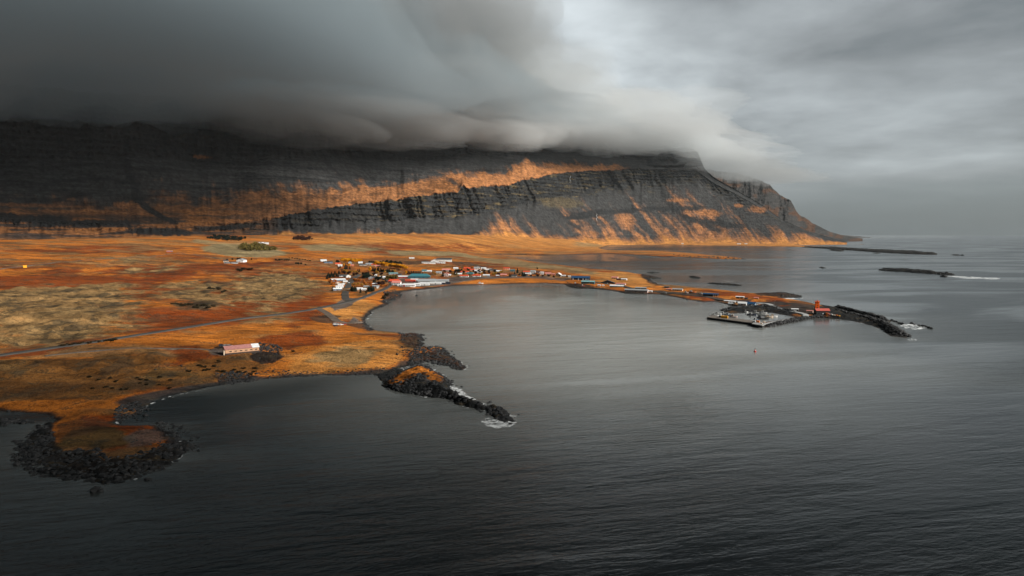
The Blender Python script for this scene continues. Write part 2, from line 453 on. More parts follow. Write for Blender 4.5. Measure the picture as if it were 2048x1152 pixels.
# ------------------------------------------------------------------ ground cover: patches of vegetation, sand and stone (linear base colours)
C_ORANGE = np.array([0.46, 0.148, 0.019]); C_RUST = np.array([0.185, 0.036, 0.004]); C_GOLD = np.array([0.50, 0.215, 0.050])
C_TAN = np.array([0.245, 0.155, 0.064]); C_OLIVE = np.array([0.085, 0.052, 0.018]); C_FIELD = np.array([0.25, 0.195, 0.098])
C_HEATH = np.array([0.040, 0.032, 0.020]); C_ROCK = np.array([0.014, 0.0155, 0.0165]); C_SAND = np.array([0.030, 0.031, 0.032])
C_GRAVEL = np.array([0.085, 0.083, 0.082]); C_BROWN = np.array([0.070, 0.036, 0.020]); C_SEABED = np.array([0.03, 0.032, 0.03])
PATCHES = [   # (colour, strength, edge softness as a share of the patch size, outline in the photograph)
 (C_FIELD, .95, .10, [(400, 493), (440, 488), (490, 490), (510, 497), (560, 500), (575, 508), (540, 514), (470, 514), (420, 505)]),
 (C_FIELD, .7, .10, [(390, 478), (440, 484), (520, 488), (470, 492), (415, 490), (385, 484)]),
 (C_FIELD, .85, .10, [(600, 492), (660, 488), (760, 492), (780, 498), (700, 503), (620, 502)]),
 (C_FIELD, .85, .10, [(770, 502), (860, 502), (930, 506), (980, 518), (900, 512), (810, 512)]),
 (C_FIELD, .75, .12, [(960, 515), (1020, 518), (1080, 528), (1180, 542), (1290, 556), (1260, 562), (1190, 552), (1120, 541), (1030, 533), (960, 522)]),
 (C_FIELD, .6, .15, [(1150, 484), (1205, 486), (1200, 494), (1150, 492)]),
 (C_GOLD, .7, .12, [(560, 478), (900, 474), (1000, 484), (1000, 500), (900, 500), (740, 486), (590, 486)]),
 (C_RUST, .92, .2, [(700, 492), (860, 488), (980, 492), (960, 500), (800, 500)]),
 (C_GOLD, .75, .1, [(1180, 545), (1270, 547), (1300, 556), (1325, 570), (1260, 575), (1200, 560)]),
 (C_ORANGE, .9, .1, [(960, 555), (1130, 556), (1135, 566), (1050, 566), (950, 568)]),
 (C_RUST, .92, .12, [(-80, 555), (120, 545), (330, 556), (300, 572), (120, 580), (-80, 575)]),
 (C_RUST, .92, .1, [(225, 532), (330, 530), (520, 523), (650, 520), (560, 530), (470, 542), (380, 552), (310, 580), (330, 605), (285, 600), (275, 570)]),
 (C_RUST, .92, .1, [(230, 640), (300, 610), (420, 620), (560, 600), (640, 590), (640, 615), (540, 640), (420, 655), (330, 668), (250, 668)]),
 (C_ORANGE, .9, .1, [(360, 670), (480, 648), (560, 640), (640, 640), (600, 660), (520, 668), (440, 690), (380, 688)]),
 (C_RUST, .92, .12, [(500, 680), (600, 660), (660, 672), (640, 690), (560, 700)]),
 (C_RUST, .92, .15, [(0, 690), (150, 672), (230, 668), (120, 700), (0, 712)]),
 (C_RUST, .92, .15, [(300, 700), (380, 695), (400, 720), (330, 735)]),
 (C_RUST, .92, .12, [(590, 575), (640, 575), (650, 640), (580, 650), (560, 600)]),
 (C_TAN, .92, .1, [(-80, 585), (90, 572), (250, 566), (280, 595), (255, 620), (270, 655), (200, 670), (60, 690), (-80, 700)]),
 (C_TAN, .92, .1, [(335, 570), (380, 560), (440, 575), (470, 600), (440, 618), (370, 610), (335, 590)]),
 (C_TAN, .92, .1, [(460, 560), (540, 545), (600, 548), (640, 560), (620, 590), (545, 605), (560, 640), (520, 640), (480, 600)]),
 (C_TAN, .92, .15, [(200, 520), (270, 510), (300, 520), (260, 530)]),
 (C_TAN, .92, .15, [(280, 535), (330, 530), (340, 545), (290, 550)]),
 (C_OLIVE, .75, .1, [(-80, 720), (120, 715), (260, 705), (330, 730), (420, 750), (300, 770), (180, 800), (-80, 815)]),
 (C_OLIVE, .7, .1, [(330, 735), (440, 715), (520, 730), (500, 750), (420, 768), (330, 770)]),
 (C_GOLD, .8, .1, [(560, 720), (660, 690), (760, 680), (820, 700), (780, 735), (660, 742), (560, 742)]),
 (C_TAN, .92, .15, [(600, 720), (680, 695), (760, 700), (700, 730)]),
 (C_ORANGE, .9, .1, [(640, 660), (740, 668), (790, 680), (700, 685), (640, 690)]),
 (C_GOLD, .9, .1, [(670, 600), (760, 606), (740, 630), (700, 640), (730, 650), (690, 640), (660, 630)]),
 (C_ORANGE, .85, .08, [(190, 812), (300, 785), (380, 770), (360, 776), (260, 800), (230, 830), (180, 818)]),
 (C_HEATH, .8, .1, [(345, 605), (400, 600), (430, 612), (400, 622), (360, 616)]),
 (C_HEATH, .7, .15, [(410, 560), (450, 562), (440, 575), (415, 575)]),
 (C_HEATH, .7, .15, [(420, 575), (455, 578), (450, 588), (425, 584)]),
 (C_HEATH, .6, .15, [(170, 610), (250, 602), (260, 612), (210, 620)]),
 (C_HEATH, .7, .1, [(650, 628), (690, 630), (690, 640), (655, 640)]),
 (C_BROWN, .9, .06, [(617, 634), (640, 632), (668, 642), (670, 648), (640, 646), (622, 640)]),
 (C_BROWN, .9, .06, [(690, 645), (728, 643), (745, 655), (742, 662), (715, 656), (692, 650)]),
 (C_ROCK, .95, .06, [(495, 712), (520, 704), (555, 706), (567, 715), (545, 726), (518, 728), (500, 720)]),
 (C_GRAVEL, .85, .06, [(412, 700), (440, 692), (462, 690), (470, 700), (450, 712), (418, 710)]),
 (C_GRAVEL, .9, .05, [(662, 612), (690, 596), (720, 597), (700, 612), (672, 622)]),
 (C_GRAVEL, .85, .05, [(700, 645), (708, 634), (718, 640), (722, 648)]),
 (C_OLIVE, .7, .08, [(690, 585), (745, 580), (768, 578), (735, 590), (708, 596)]),
 (C_BROWN, .85, .06, [(808, 524), (850, 520), (866, 522), (842, 528), (815, 530)]),
 (C_BROWN, .7, .06, [(898, 522), (940, 524), (990, 538), (960, 536), (910, 530)]),
 (C_GRAVEL, .8, .05, [(895, 556), (990, 552), (1090, 553), (1140, 558), (1130, 562), (1060, 556), (960, 557), (905, 568)]),
 (C_GRAVEL, .75, .08, [(770, 560), (800, 556), (905, 560), (905, 570), (800, 574)]),
 (C_SAND, .9, .06, [(1250, 584), (1330, 580), (1400, 586), (1450, 598), (1500, 600), (1500, 614), (1440, 602), (1400, 597), (1330, 585)]),
 (C_RUST, .92, .1, [(1350, 590), (1400, 594), (1420, 600), (1400, 603), (1370, 598)]),
 (C_ORANGE, .85, .06, [(1300, 572), (1400, 578), (1480, 586), (1550, 592), (1570, 600), (1500, 602), (1450, 594), (1400, 584), (1330, 580)]),
 (C_RUST, .92, .1, [(1400, 580), (1480, 586), (1560, 596), (1560, 602), (1480, 596), (1400, 586)]),
 (C_SAND, .95, .05, [(1500, 604), (1560, 602), (1640, 612), (1660, 625), (1640, 632), (1600, 628), (1540, 612)]),
 (C_BROWN, .7, .1, [(1570, 600), (1610, 604), (1640, 612), (1600, 612)]),
 (C_RUST, .92, .08, [(1582, 628), (1602, 629), (1600, 633), (1585, 632)]),
 (C_RUST, .92, .08, [(1552, 613), (1570, 614), (1568, 618), (1550, 617)]),
 (C_SAND, .95, .08, [(262, 818), (240, 812), (225, 806), (250, 795), (300, 785), (350, 776), (400, 767), (460, 758), (520, 752), (560, 750), (560, 760), (460, 772), (340, 797), (290, 815)]),
 (C_ROCK, .8, .08, [(430, 752), (480, 748), (520, 752), (500, 764), (440, 768)]),
 (C_SAND, .9, .1, [(560, 746), (700, 744), (780, 738), (800, 722), (840, 715), (830, 730), (760, 752), (560, 758)]),
 (C_ROCK, .9, .08, [(815, 712), (860, 705), (890, 698), (930, 735), (920, 745), (860, 728), (820, 730)]),
 (C_ROCK, .85, .1, [(795, 680), (815, 664), (850, 668), (850, 696), (815, 696)]),
 (C_HEATH, .6, .1, [(760, 684), (800, 692), (830, 708), (800, 706)]),
 (C_SAND, .8, .1, [(732, 662), (728, 630), (745, 618), (765, 608), (770, 620), (740, 640), (745, 662)]),
 (C_ROCK, .85, .08, [(766, 606), (768, 590), (780, 583), (796, 588), (790, 600), (775, 606)]),
 (C_ROCK, .9, .08, [(1280, 548), (1318, 552), (1320, 560), (1296, 562), (1285, 555)]),
 (C_ROCK, .8, .08, [(1290, 560), (1315, 564), (1330, 572), (1310, 572)]),
 (C_ROCK, .9, .08, [(1135, 566), (1160, 568), (1200, 576), (1260, 584), (1300, 587), (1260, 592), (1140, 580)]),
 (C_ROCK, .9, .1, [(1510, 587), (1560, 584), (1605, 592), (1600, 596), (1555, 594), (1520, 592)]),
 (C_ROCK, .97, .03, [(20, 842), (95, 846), (104, 866), (112, 884), (128, 904), (190, 906), (212, 922), (262, 918), (300, 906), (334, 888), (331, 866), (302, 852), (320, 842), (420, 850), (420, 930), (300, 990), (60, 980), (-20, 900)]),
 (C_RUST, .92, .12, [(100, 846), (210, 840), (300, 850), (330, 870), (310, 900), (230, 920), (200, 900)]),
 (C_OLIVE, .95, .1, [(112, 896), (130, 872), (180, 862), (250, 866), (290, 880), (270, 903), (215, 912), (190, 906), (130, 904)]),
 (np.array([0.10, 0.085, 0.075]), .75, .12, [(285, 862), (335, 865), (338, 885), (300, 905), (260, 908), (265, 885)]),
 (C_BROWN, .6, .15, [(110, 850), (190, 838), (230, 848), (180, 870), (110, 885)]),
]
PATCH_W = []
for c, k, s, poly in PATCHES:
    W = place_many(poly)
    PATCH_W.append((c, k, s, [(p[0], p[1]) for p in W]))

def ground_cover(x, y, z, d):
    """Base colour of the ground and how tussocky it is."""
    n = len(x)
    r = np.hypot(x, y)
    f1 = fbm(x / 260, y / 120, 5, 71); f2 = fbm(x / 90, y / 45, 5, 83); f3 = fbm(x / 30, y / 15, 4, 97)
    c = np.tile(lerp(C_ORANGE, C_RUST, 0.14), (n, 1))
    tuss = np.zeros(n)
    k = sstep(0.44, 0.56, f1 * 0.6 + f2 * 0.4)[:, None]
    c = lerp(c, C_RUST, 0.9 * k)
    k = sstep(0.47, 0.60, f2 * 0.7 + f3 * 0.3)[:, None]
    c = lerp(c, C_TAN, 0.6 * k); tuss = 0.5 * k[:, 0]
    far = sstep(2300, 4200, r)[:, None]
    c = lerp(c, C_GOLD, 0.75 * far)
    wx = x + (fbm(x / 60, y / 60, 4, 11) - 0.5) * 0.07 * r; wy = y + (fbm(x / 60, y / 60, 4, 12) - 0.5) * 0.10 * r
    fine = fbm(x / 14, y / 10, 4, 21) - 0.5
    rock = np.zeros(n)
    for col, st, soft, poly in PATCH_W:
        P = np.array(poly); ext = P.max(0) - P.min(0); size = math.sqrt(max(ext[0] * ext[1], 1.0)); pad = size * 0.5 + 30
        hard = col is C_ROCK or col is C_SAND or col is C_GRAVEL or col is C_FIELD or col is C_BROWN
        s = (x > P[:, 0].min() - pad) & (x < P[:, 0].max() + pad) & (y > P[:, 1].min() - pad) & (y < P[:, 1].max() + pad)
        if not s.any(): continue
        q = 0.12 if hard else 1.0
        sd = poly_sd(lerp(x[s], wx[s], q), lerp(y[s], wy[s], q), poly)
        e = soft * size * (0.6 if hard else 1.0)
        a = sstep(-e * 0.5, e * 0.5, sd + fine[s] * e * (1.2 if hard else 1.8)) * st
        c[s] = lerp(c[s], col, a[:, None])
        tuss[s] = lerp(tuss[s], 1.0 if (col is C_TAN or col is C_HEATH or col is C_OLIVE) else 0.0, a)
        if col is C_ROCK: rock[s] = np.maximum(rock[s], a)
    # shore: sand and stones at the water's edge, stone on the moles
    wid = np.clip(r / 900, 0.5, 2.0) * 5
    edge = sstep(1.6, 0.4, d / wid + fine * 1.3)
    c = lerp(c, np.where((fbm(x / 40, y / 40, 3, 55) > 0.5)[:, None], C_ROCK, C_SAND), (edge * 0.95)[:, None])
    for poly in MOLE_W:
        a = sstep(-3, 2, poly_sd(x, y, poly))
        c = lerp(c, C_ROCK, a[:, None]); rock = np.maximum(rock, a)
    dirt = sstep(0.60, 0.70, fbm(x / 22, y / 12, 5, 131)) * sstep(60, 200, d) * (1 - rock)
    c = lerp(c, C_HEATH, (dirt * 0.55 * sstep(3000, 1500, r))[:, None])
    knob = fbm(x / 21, y / 21, 4, 141)
    kd = sstep(0.52, 0.66, fbm(x / 9, y / 16, 4, 143) * .6 + knob * .4) * tuss * (1 - rock) * sstep(2600, 1500, r)
    c = lerp(c, C_HEATH * 1.1, (kd * 0.8)[:, None])
    return c, rock, tuss * (1 - rock)

ISLE_TOP = [(786, 771), (796, 759), (818, 749), (838, 745), (858, 751), (874, 762), (878, 772), (862, 774), (850, 766), (838, 767), (820, 769), (800, 775)]
# ------------------------------------------------------------------ ground mesh: finer near the viewpoint, reaching past the mountain's foot
def polar_grid(px0, px1, nc, r0, r1, nr):
    a0, a1 = math.atan((px0 - 1024) / FPX), math.atan((px1 - 1024) / FPX)
    a = np.linspace(a0, a1, nc); r = np.exp(np.linspace(math.log(r0), math.log(r1), nr))
    A, RR = np.meshgrid(a, r)
    return (RR * np.sin(A)).ravel(), (RR * np.cos(A)).ravel(), nr, nc

def ground_material():
    m, t = new_mat("ground_cover")
    pos = t.node('ShaderNodeNewGeometry').outputs['Position']
    base = t.attr("cover")
    n1 = t.noise(t.vscale(pos, (1, 1, 0.3)), 0.55, 6, 0.65)
    n2 = t.noise(t.vscale(pos, (0.6, 1.3, 0.3)), 0.09, 6, 0.62, 0.6)
    n3 = t.noise(t.vscale(pos, (0.35, 1, 0.3)), 0.028, 5, 0.55, 1.0)
    v = t.add(t.mul(t.rng(n2, 0.32, 0.68, 0.25, 1.7), 0.6), t.mul(t.rng(n1, 0.3, 0.7, 0.3, 1.7), 0.4))
    v = t.mul(v, t.rng(n3, 0.32, 0.68, 0.6, 1.35))
    c = t.mix(1.0, base, t.comb(v, v, v), 'MULTIPLY')
    dark = t.mul(t.rng(t.add(n1, t.mul(t.sub(n2, 0.5), 1.2)), 0.56, 0.66), 0.75)
    c = t.mix(dark, c, (0.032, 0.024, 0.014))
    pale = t.mul(t.rng(t.sub(n2, t.mul(t.sub(n1, 0.5), 0.8)), 0.60, 0.74), 0.35)
    c = t.mix(pale, c, t.mix(0.5, c, (0.34, 0.24, 0.10)))
    b = t.node('ShaderNodeBump'); b.inputs['Strength'].default_value = 1.0; b.inputs['Distance'].default_value = 1.6
    t.put(b.inputs['Height'], t.add(n1, n2))
    finish(t, principled(t, c, 0.95, 0.1, b.outputs[0]))
    return m
M_GROUND = ground_material()
gx, gy, nr, nc = polar_grid(-1000, 2300, 1300, 175, 6900, 820)
gd = coast_sd(gx, gy)
gz = ground_h(gx, gy, gd)
gr = np.hypot(gx, gy); ga = np.arctan2(gx, gy)
g_r0 = np.interp(ga, MAZ, M_R0)
cover, rockm, tussm = ground_cover(gx, gy, gz, gd)
road_q = sstep(8, 40, road_dist(gx, gy))
keep_w = ROAD_W
for pix in ([(90, 712), (180, 702), (260, 697), (340, 697), (420, 700)], [(300, 514), (360, 505), (420, 514), (450, 519)], [(-60, 545), (0, 538), (50, 533), (100, 527), (160, 521), (220, 517), (300, 514)], [(638, 618), (655, 627), (668, 638), (678, 645), (700, 647), (716, 644)], [(440, 700), (530, 700)]):
    ROAD_W = [tuple(p[:2]) for p in place_many(pix)]
    road_q = np.minimum(road_q, sstep(6, 26, road_dist(gx, gy)))
ROAD_W = keep_w
gz = gz + tussm * road_q * sstep(20, 90, gd) * sstep(2800, 1600, gr) * ((np.abs(fbm(gx / 34, gy / 34, 4, 151) - .5) * -2 + .3) * 5.5 + (fbm(gx / 9, gy / 9, 3, 153) - .5) * 2.6)
ih = islet_h(gx, gy)
isl = (ih > -1.5) & (gd < 0)
c_is = np.tile(C_ROCK, (len(gx), 1))
top = sstep(-4, 3, poly_sd(gx, gy, [sea_pt(*p) for p in ISLE_TOP]) + (fbm(gx / 6, gy / 6, 4, 7) - .5) * 10)
c_is = lerp(c_is, C_ORANGE, top[:, None])
cover = np.where(isl[:, None], c_is, cover)
rockm = np.where(isl, 1 - top, rockm)
rockm = np.where(gd < 0, np.maximum(rockm, isl), rockm)
# lumpy relief where there is stone
gz = gz + rockm * (fbm(gx / 3.2, gy / 3.2, 3, 61) - 0.35) * 2.4 * (gz > -0.5)
# a drop behind the mountain's foot, hidden inside the mountain
gz = np.where(gr > g_r0 + 60, gz - np.minimum((gr - g_r0 - 60) * 0.5, 60), gz)
keep = gz > -4.0
F = grid_faces(nr, nc)
F = F[keep[F].any(1)]
used = np.unique(F); remap = np.full(len(gx), -1); remap[used] = np.arange(len(used))
me = np_mesh("ground", np.stack([gx, gy, gz], 1)[used], remap[F], M_GROUND)
color_attr(me, "cover", cover[used])
tag(link(bpy.data.objects.new("ground", me)), kind='structure')

# ------------------------------------------------------------------ sea
FOAM = [   # outlines of broken water in the photograph, strength
 ([(885, 700), (893, 697), (905, 712), (922, 722), (938, 735), (930, 742), (915, 728), (895, 712)], 1.0),
 ([(888, 756), (905, 764), (922, 776), (935, 786), (955, 800), (975, 808), (1005, 818), (1000, 826), (965, 814), (930, 800), (905, 786), (893, 772)], 1.0),
 ([(955, 840), (975, 834), (1000, 838), (1025, 836), (1042, 830), (1040, 842), (1025, 855), (1000, 860), (970, 856)], 1.0),
 ([(1005, 820), (1025, 826), (1042, 832), (1030, 848), (1018, 840)], .8),
 ([(325, 930), (352, 914), (372, 898), (378, 910), (352, 926), (330, 934)], .7),
 ([(140, 952), (180, 955), (210, 962), (175, 962)], .5),
 ([(255, 962), (268, 948), (290, 940), (285, 952), (262, 968)], .7),
 ([(300, 804), (350, 789), (400, 779), (440, 772), (440, 775), (400, 783), (350, 795), (305, 809)], .75),
 ([(1876, 550), (1900, 551), (1940, 553), (2008, 556), (2000, 559), (1940, 558), (1880, 552)], 1.0),
 ([(1780, 642), (1795, 648), (1830, 648), (1862, 656), (1835, 661), (1800, 655)], .95),
 ([(1810, 662), (1835, 668), (1845, 676), (1822, 672)], .5),
 ([(1808, 678), (1840, 676), (1835, 684), (1815, 682)], .8),
 ([(1535, 593), (1560, 594.5), (1600, 596.5), (1604, 593), (1612, 597), (1575, 599), (1550, 597)], .95),
 ([(1435, 560), (1460, 561), (1478, 563.5), (1450, 562.5)], .9),
 ([(1468, 571), (1500, 573.5), (1540, 578), (1510, 576), (1480, 573)], .5),
 ([(1312, 567), (1325, 570), (1322, 572), (1314, 570)], .9),
 ([(1800, 629), (1850, 633), (1880, 637), (1850, 636), (1810, 632)], .35),
 ([(1815, 637), (1900, 638), (1990, 636), (1990, 638), (1900, 640.5), (1820, 640)], .4),
 ([(700, 745), (720, 738), (800, 728), (845, 724), (840, 727), (760, 742)], .25),
 ([(1600, 488.6), (1625, 487), (1640, 487), (1612, 489.6)], .9),
 ([(1890, 512.5), (1960, 513.5), (1960, 515), (1900, 514)], .5),
 ([(1300, 489.9), (1340, 490.3), (1340, 491), (1300, 490.6)], .4),
]
sx, sy, snr, snc = polar_grid(-4200, 6600, 1500, 14, 35000, 900)
sd = coast_sd(sx, sy)
sr = np.hypot(sx, sy)
foam = np.zeros(len(sx))
fw = fbm(sx / 10, sy / 10, 4, 201) - 0.5
for poly, k in FOAM:
    W = [sea_pt(*p) for p in poly]; P = np.array(W)
    s = (sx > P[:, 0].min() - 60) & (sx < P[:, 0].max() + 60) & (sy > P[:, 1].min() - 60) & (sy < P[:, 1].max() + 60)
    if not s.any(): continue
    q = poly_sd(sx[s], sy[s], W)
    wd = np.clip(sr[s] / 250, 1.5, 14)
    foam[s] = np.maximum(foam[s], k * sstep(-wd, wd * 1.2, q + fw[s] * wd * 2.0))
ih2 = islet_h(sx, sy)
lap = np.exp(-np.abs(np.maximum(sd, np.where(ih2 > -8.9, ih2 * 2.5, -99)) + 1.5) / (1.8 + sr / 900)) * sstep(0.47, 0.58, fbm(sx / 34, sy / 34, 3, 210))
foam = np.maximum(foam, lap * 0.98 * (sr < 1700))
shal_sheen = 0.35 * np.exp(np.minimum(sd, 0) / np.clip(sr / 18, 22, 90)) * sstep(0.30, 0.62, fbm(sx / 120, sy / 60, 4, 220) + 0.12)
# the bay's silvery sheen, painted into the water colour as a pale patch
SHEEN_W = [sea_pt(*p) for p in [(800, 690), (760, 640), (860, 590), (1000, 575), (1150, 585), (1300, 600), (1420, 640), (1620, 660), (1600, 720), (1420, 780), (1200, 810), (1020, 780), (920, 720)]]
sheen = sstep(-190, 150, poly_sd(sx, sy, SHEEN_W) + (fbm(sx / 160, sy / 160, 4, 225) - .5) * 160)
shal_sheen = np.maximum(shal_sheen, 1.0 * sheen)
CALM_W = [[sea_pt(*p) for p in q] for q in ([(735, 640), (790, 600), (900, 574), (1130, 569), (1200, 580), (1260, 592), (1100, 590), (960, 612), (900, 660), (820, 668)],
                                             [(985, 509), (1200, 508), (1290, 512), (1230, 522), (1080, 520), (1030, 515)],
                                             [(1450, 626), (1530, 623), (1590, 634), (1525, 645), (1430, 632)],
                                             [(280, 830), (460, 770), (770, 752), (790, 785), (600, 800), (400, 870)])]
calm = np.zeros(len(sx))
for W in CALM_W:
    P = np.array(W); e = 0.16 * math.sqrt(np.prod(P.max(0) - P.min(0)))
    q = poly_sd(sx + (fbm(sx / 70, sy / 160, 4, 230) - .5) * e * 3, sy + (fbm(sx / 70, sy / 160, 4, 231) - .5) * e * 3, W)
    calm = np.maximum(calm, sstep(-e, e, q))

def water_material():
    m, t = new_mat("sea_water")
    pos = t.node('ShaderNodeNewGeometry').outputs['Position']
    rot = t.node('ShaderNodeVectorRotate', rotation_type='Z_AXIS')
    t.put(rot.inputs['Vector'], pos); rot.inputs['Angle'].default_value = R(-14)
    p = rot.outputs[0]
    calm = t.attr("calm", True); foam = t.attr("foam", True); shal_sheen = t.attr("shallow_sheen", True)
    gust = t.noise(t.vscale(p, (0.0022, 0.006, 0)), 1.0, 5, 0.55, 0.8)
    ruff = t.mul(t.rng(gust, 0.40, 0.58, 0.42, 1.2), t.rng(calm, 0.0, 1.0, 1.0, 0.16))
    n1 = t.noise(t.vscale(p, (0.10, 0.34, 0)), 1.0, 4, 0.6, 0.4)
    n2 = t.noise(t.vscale(p, (0.016, 0.065, 0)), 1.0, 3, 0.5, 0.6)
    n3 = t.noise(t.vscale(p, (0.5, 0.9, 0)), 1.0, 2, 0.5)
    hgt = t.add(t.add(t.mul(n1, 1.0), t.mul(n2, 2.6)), t.mul(n3, 0.28))
    bump = t.node('ShaderNodeBump')
    t.put(bump.inputs['Strength'], ruff)
    bump.inputs['Distance'].default_value = 0.34
    t.put(bump.inputs['Height'], hgt)
    deep = t.mix(shal_sheen, (0.0035, 0.0072, 0.0080), (0.215, 0.226, 0.214))  # pale colour serves the shallows and the bay's painted sheen
    b = t.node('ShaderNodeBsdfPrincipled')
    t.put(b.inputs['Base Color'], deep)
    t.put(b.inputs['Roughness'], t.add(0.06, t.mul(ruff, 0.16)))
    b.inputs['IOR'].default_value = 1.42
    t.put(b.inputs['Normal'], bump.outputs[0])
    # broken water
    f1 = t.noise(t.vscale(p, (0.75, 1, 0)), 0.16, 6, 0.72, 1.4)
    f2 = t.noise(t.vscale(p, (0.6, 1, 0)), 0.035, 4, 0.6, 0.8)
    web = t.rng(t.add(t.mul(foam, 0.36), t.add(t.mul(f1, 0.95), t.mul(f2, 0.30))), 0.93, 1.03)
    caps = t.mul(t.rng(t.noise(t.vscale(p, (0.02, 0.085, 0)), 1.0, 5, 0.62), 0.745, 0.80), 0.0)
    fm = t.m('MAXIMUM', t.mul(web, t.rng(foam, 0.03, 0.25)), caps)
    white = t.node('ShaderNodeBsdfDiffuse'); white.inputs['Color'].default_value = (0.62, 0.65, 0.66, 1)
    mx = t.node('ShaderNodeMixShader')
    t.put(mx.inputs[0], fm); t.put(mx.inputs[1], b.outputs[0]); t.put(mx.inputs[2], white.outputs[0])
    finish(t, mx.outputs[0])
    return m
M_WATER = water_material()
F = grid_faces(snr, snc)
me = np_mesh("sea", np.stack([sx, sy, np.zeros(len(sx))], 1), F, M_WATER)
float_attr(me, "foam", foam); float_attr(me, "shallow_sheen", shal_sheen); float_attr(me, "calm", calm)
tag(link(bpy.data.objects.new("sea", me)), kind='structure')
# ------------------------------------------------------------------ mountain: a loft between traced ledges, cliffs and screes
def curve(ptsx, ptsy): return lambda x: np.interp(x, ptsx, ptsy)
L_PY = {
 1: curve([-700, 0, 150, 270, 400, 540, 634, 680, 727, 760, 821, 870, 900, 940, 990, 1030, 1071, 1110, 1150, 1200, 1250, 1330, 1392, 1470, 1520, 1564, 1580, 1611, 1650],
          [466, 466, 468, 470, 467, 466, 463, 466, 466, 461, 465, 463, 465, 466, 460, 463, 466, 470, 469, 472, 470, 469, 472, 475, 474, 466, 470, 468, 474]),
 2: curve([-700, 0, 150, 270, 400, 540, 634, 680, 727, 821, 900, 950, 1009, 1071, 1134, 1205, 1267, 1330, 1390, 1424, 1486, 1517, 1564, 1611, 1650],
          [454, 455, 458, 463, 460, 460, 451, 442, 442, 437, 430, 425, 416, 402, 388, 375, 364, 356, 356, 376, 402, 418, 446, 463, 472]),
 3: curve([-700, 0, 150, 270, 400, 480, 540, 634, 700, 740, 800, 850, 893, 915, 925, 940, 1009, 1071, 1118, 1165, 1220, 1267, 1330, 1390, 1424, 1486, 1517, 1564, 1611, 1650],
          [440, 440, 446, 452, 450, 445, 438, 419, 410, 405, 399, 390, 384, 384, 372, 375, 370, 355, 346, 343, 340, 337, 338, 342, 366, 397, 414, 444, 462, 471.5]),
 4: curve([-700, 0, 60, 130, 200, 255, 275, 300, 330, 400, 500, 540, 634, 727, 821, 852, 900, 1009, 1030, 1046, 1087, 1165, 1220, 1267, 1330, 1390, 1424, 1486, 1517, 1564, 1611, 1650],
          [408, 411, 416, 424, 426, 418, 406, 416, 411, 404, 386, 382, 378, 373, 363, 357, 352, 345, 333, 322, 328, 330, 331, 333, 335, 336, 362, 394, 412, 442.5, 461.4, 471]),
 5: curve([-700, 0, 270, 400, 540, 634, 727, 821, 930, 1009, 1071, 1134, 1165, 1250, 1320, 1390, 1424, 1486, 1517, 1564, 1611, 1650],
          [335, 330, 322, 322, 322, 320, 316, 322, 316, 314, 310, 308, 309, 316, 321, 324, 358, 391, 409, 441, 461, 470.8]),
 6: curve([-700, 0, 270, 400, 540, 600, 634, 690, 727, 760, 821, 880, 905, 930, 955, 972, 990, 1009, 1071, 1134, 1165, 1215, 1240, 1262, 1292, 1340, 1380, 1391, 1400, 1408, 1424, 1486, 1517, 1564, 1611, 1650],
          [160, 170, 190, 195, 205, 212, 222, 236, 246, 250, 254, 262, 264, 262, 258, 258, 272, 275, 277, 282, 281, 284, 277, 279, 284, 293, 298, 305, 324, 339, 354, 389, 407, 439.5, 460.5, 470.5]),
}
L_DR = {   # distance behind the foot
 1: curve([-700, 540, 900, 1250, 1420, 1650], [110, 110, 110, 180, 180, 90]),
 2: curve([-700, 540, 634, 900, 1071, 1250, 1420, 1564, 1650], [200, 220, 270, 330, 480, 620, 560, 300, 130]),
 3: curve([-700, 540, 634, 900, 1071, 1250, 1420, 1564, 1650], [270, 290, 330, 400, 560, 700, 640, 340, 150]),
 4: curve([-700, 540, 634, 900, 1071, 1250, 1420, 1564, 1650], [520, 560, 600, 620, 760, 780, 680, 370, 165]),
 5: curve([-700, 540, 634, 900, 1071, 1250, 1420, 1564, 1650], [850, 850, 860, 900, 980, 900, 740, 390, 175]),
 6: curve([-700, 540, 900, 1071, 1250, 1420, 1564, 1650], [1150, 1120, 1080, 1130, 1060, 800, 420, 190]),
}
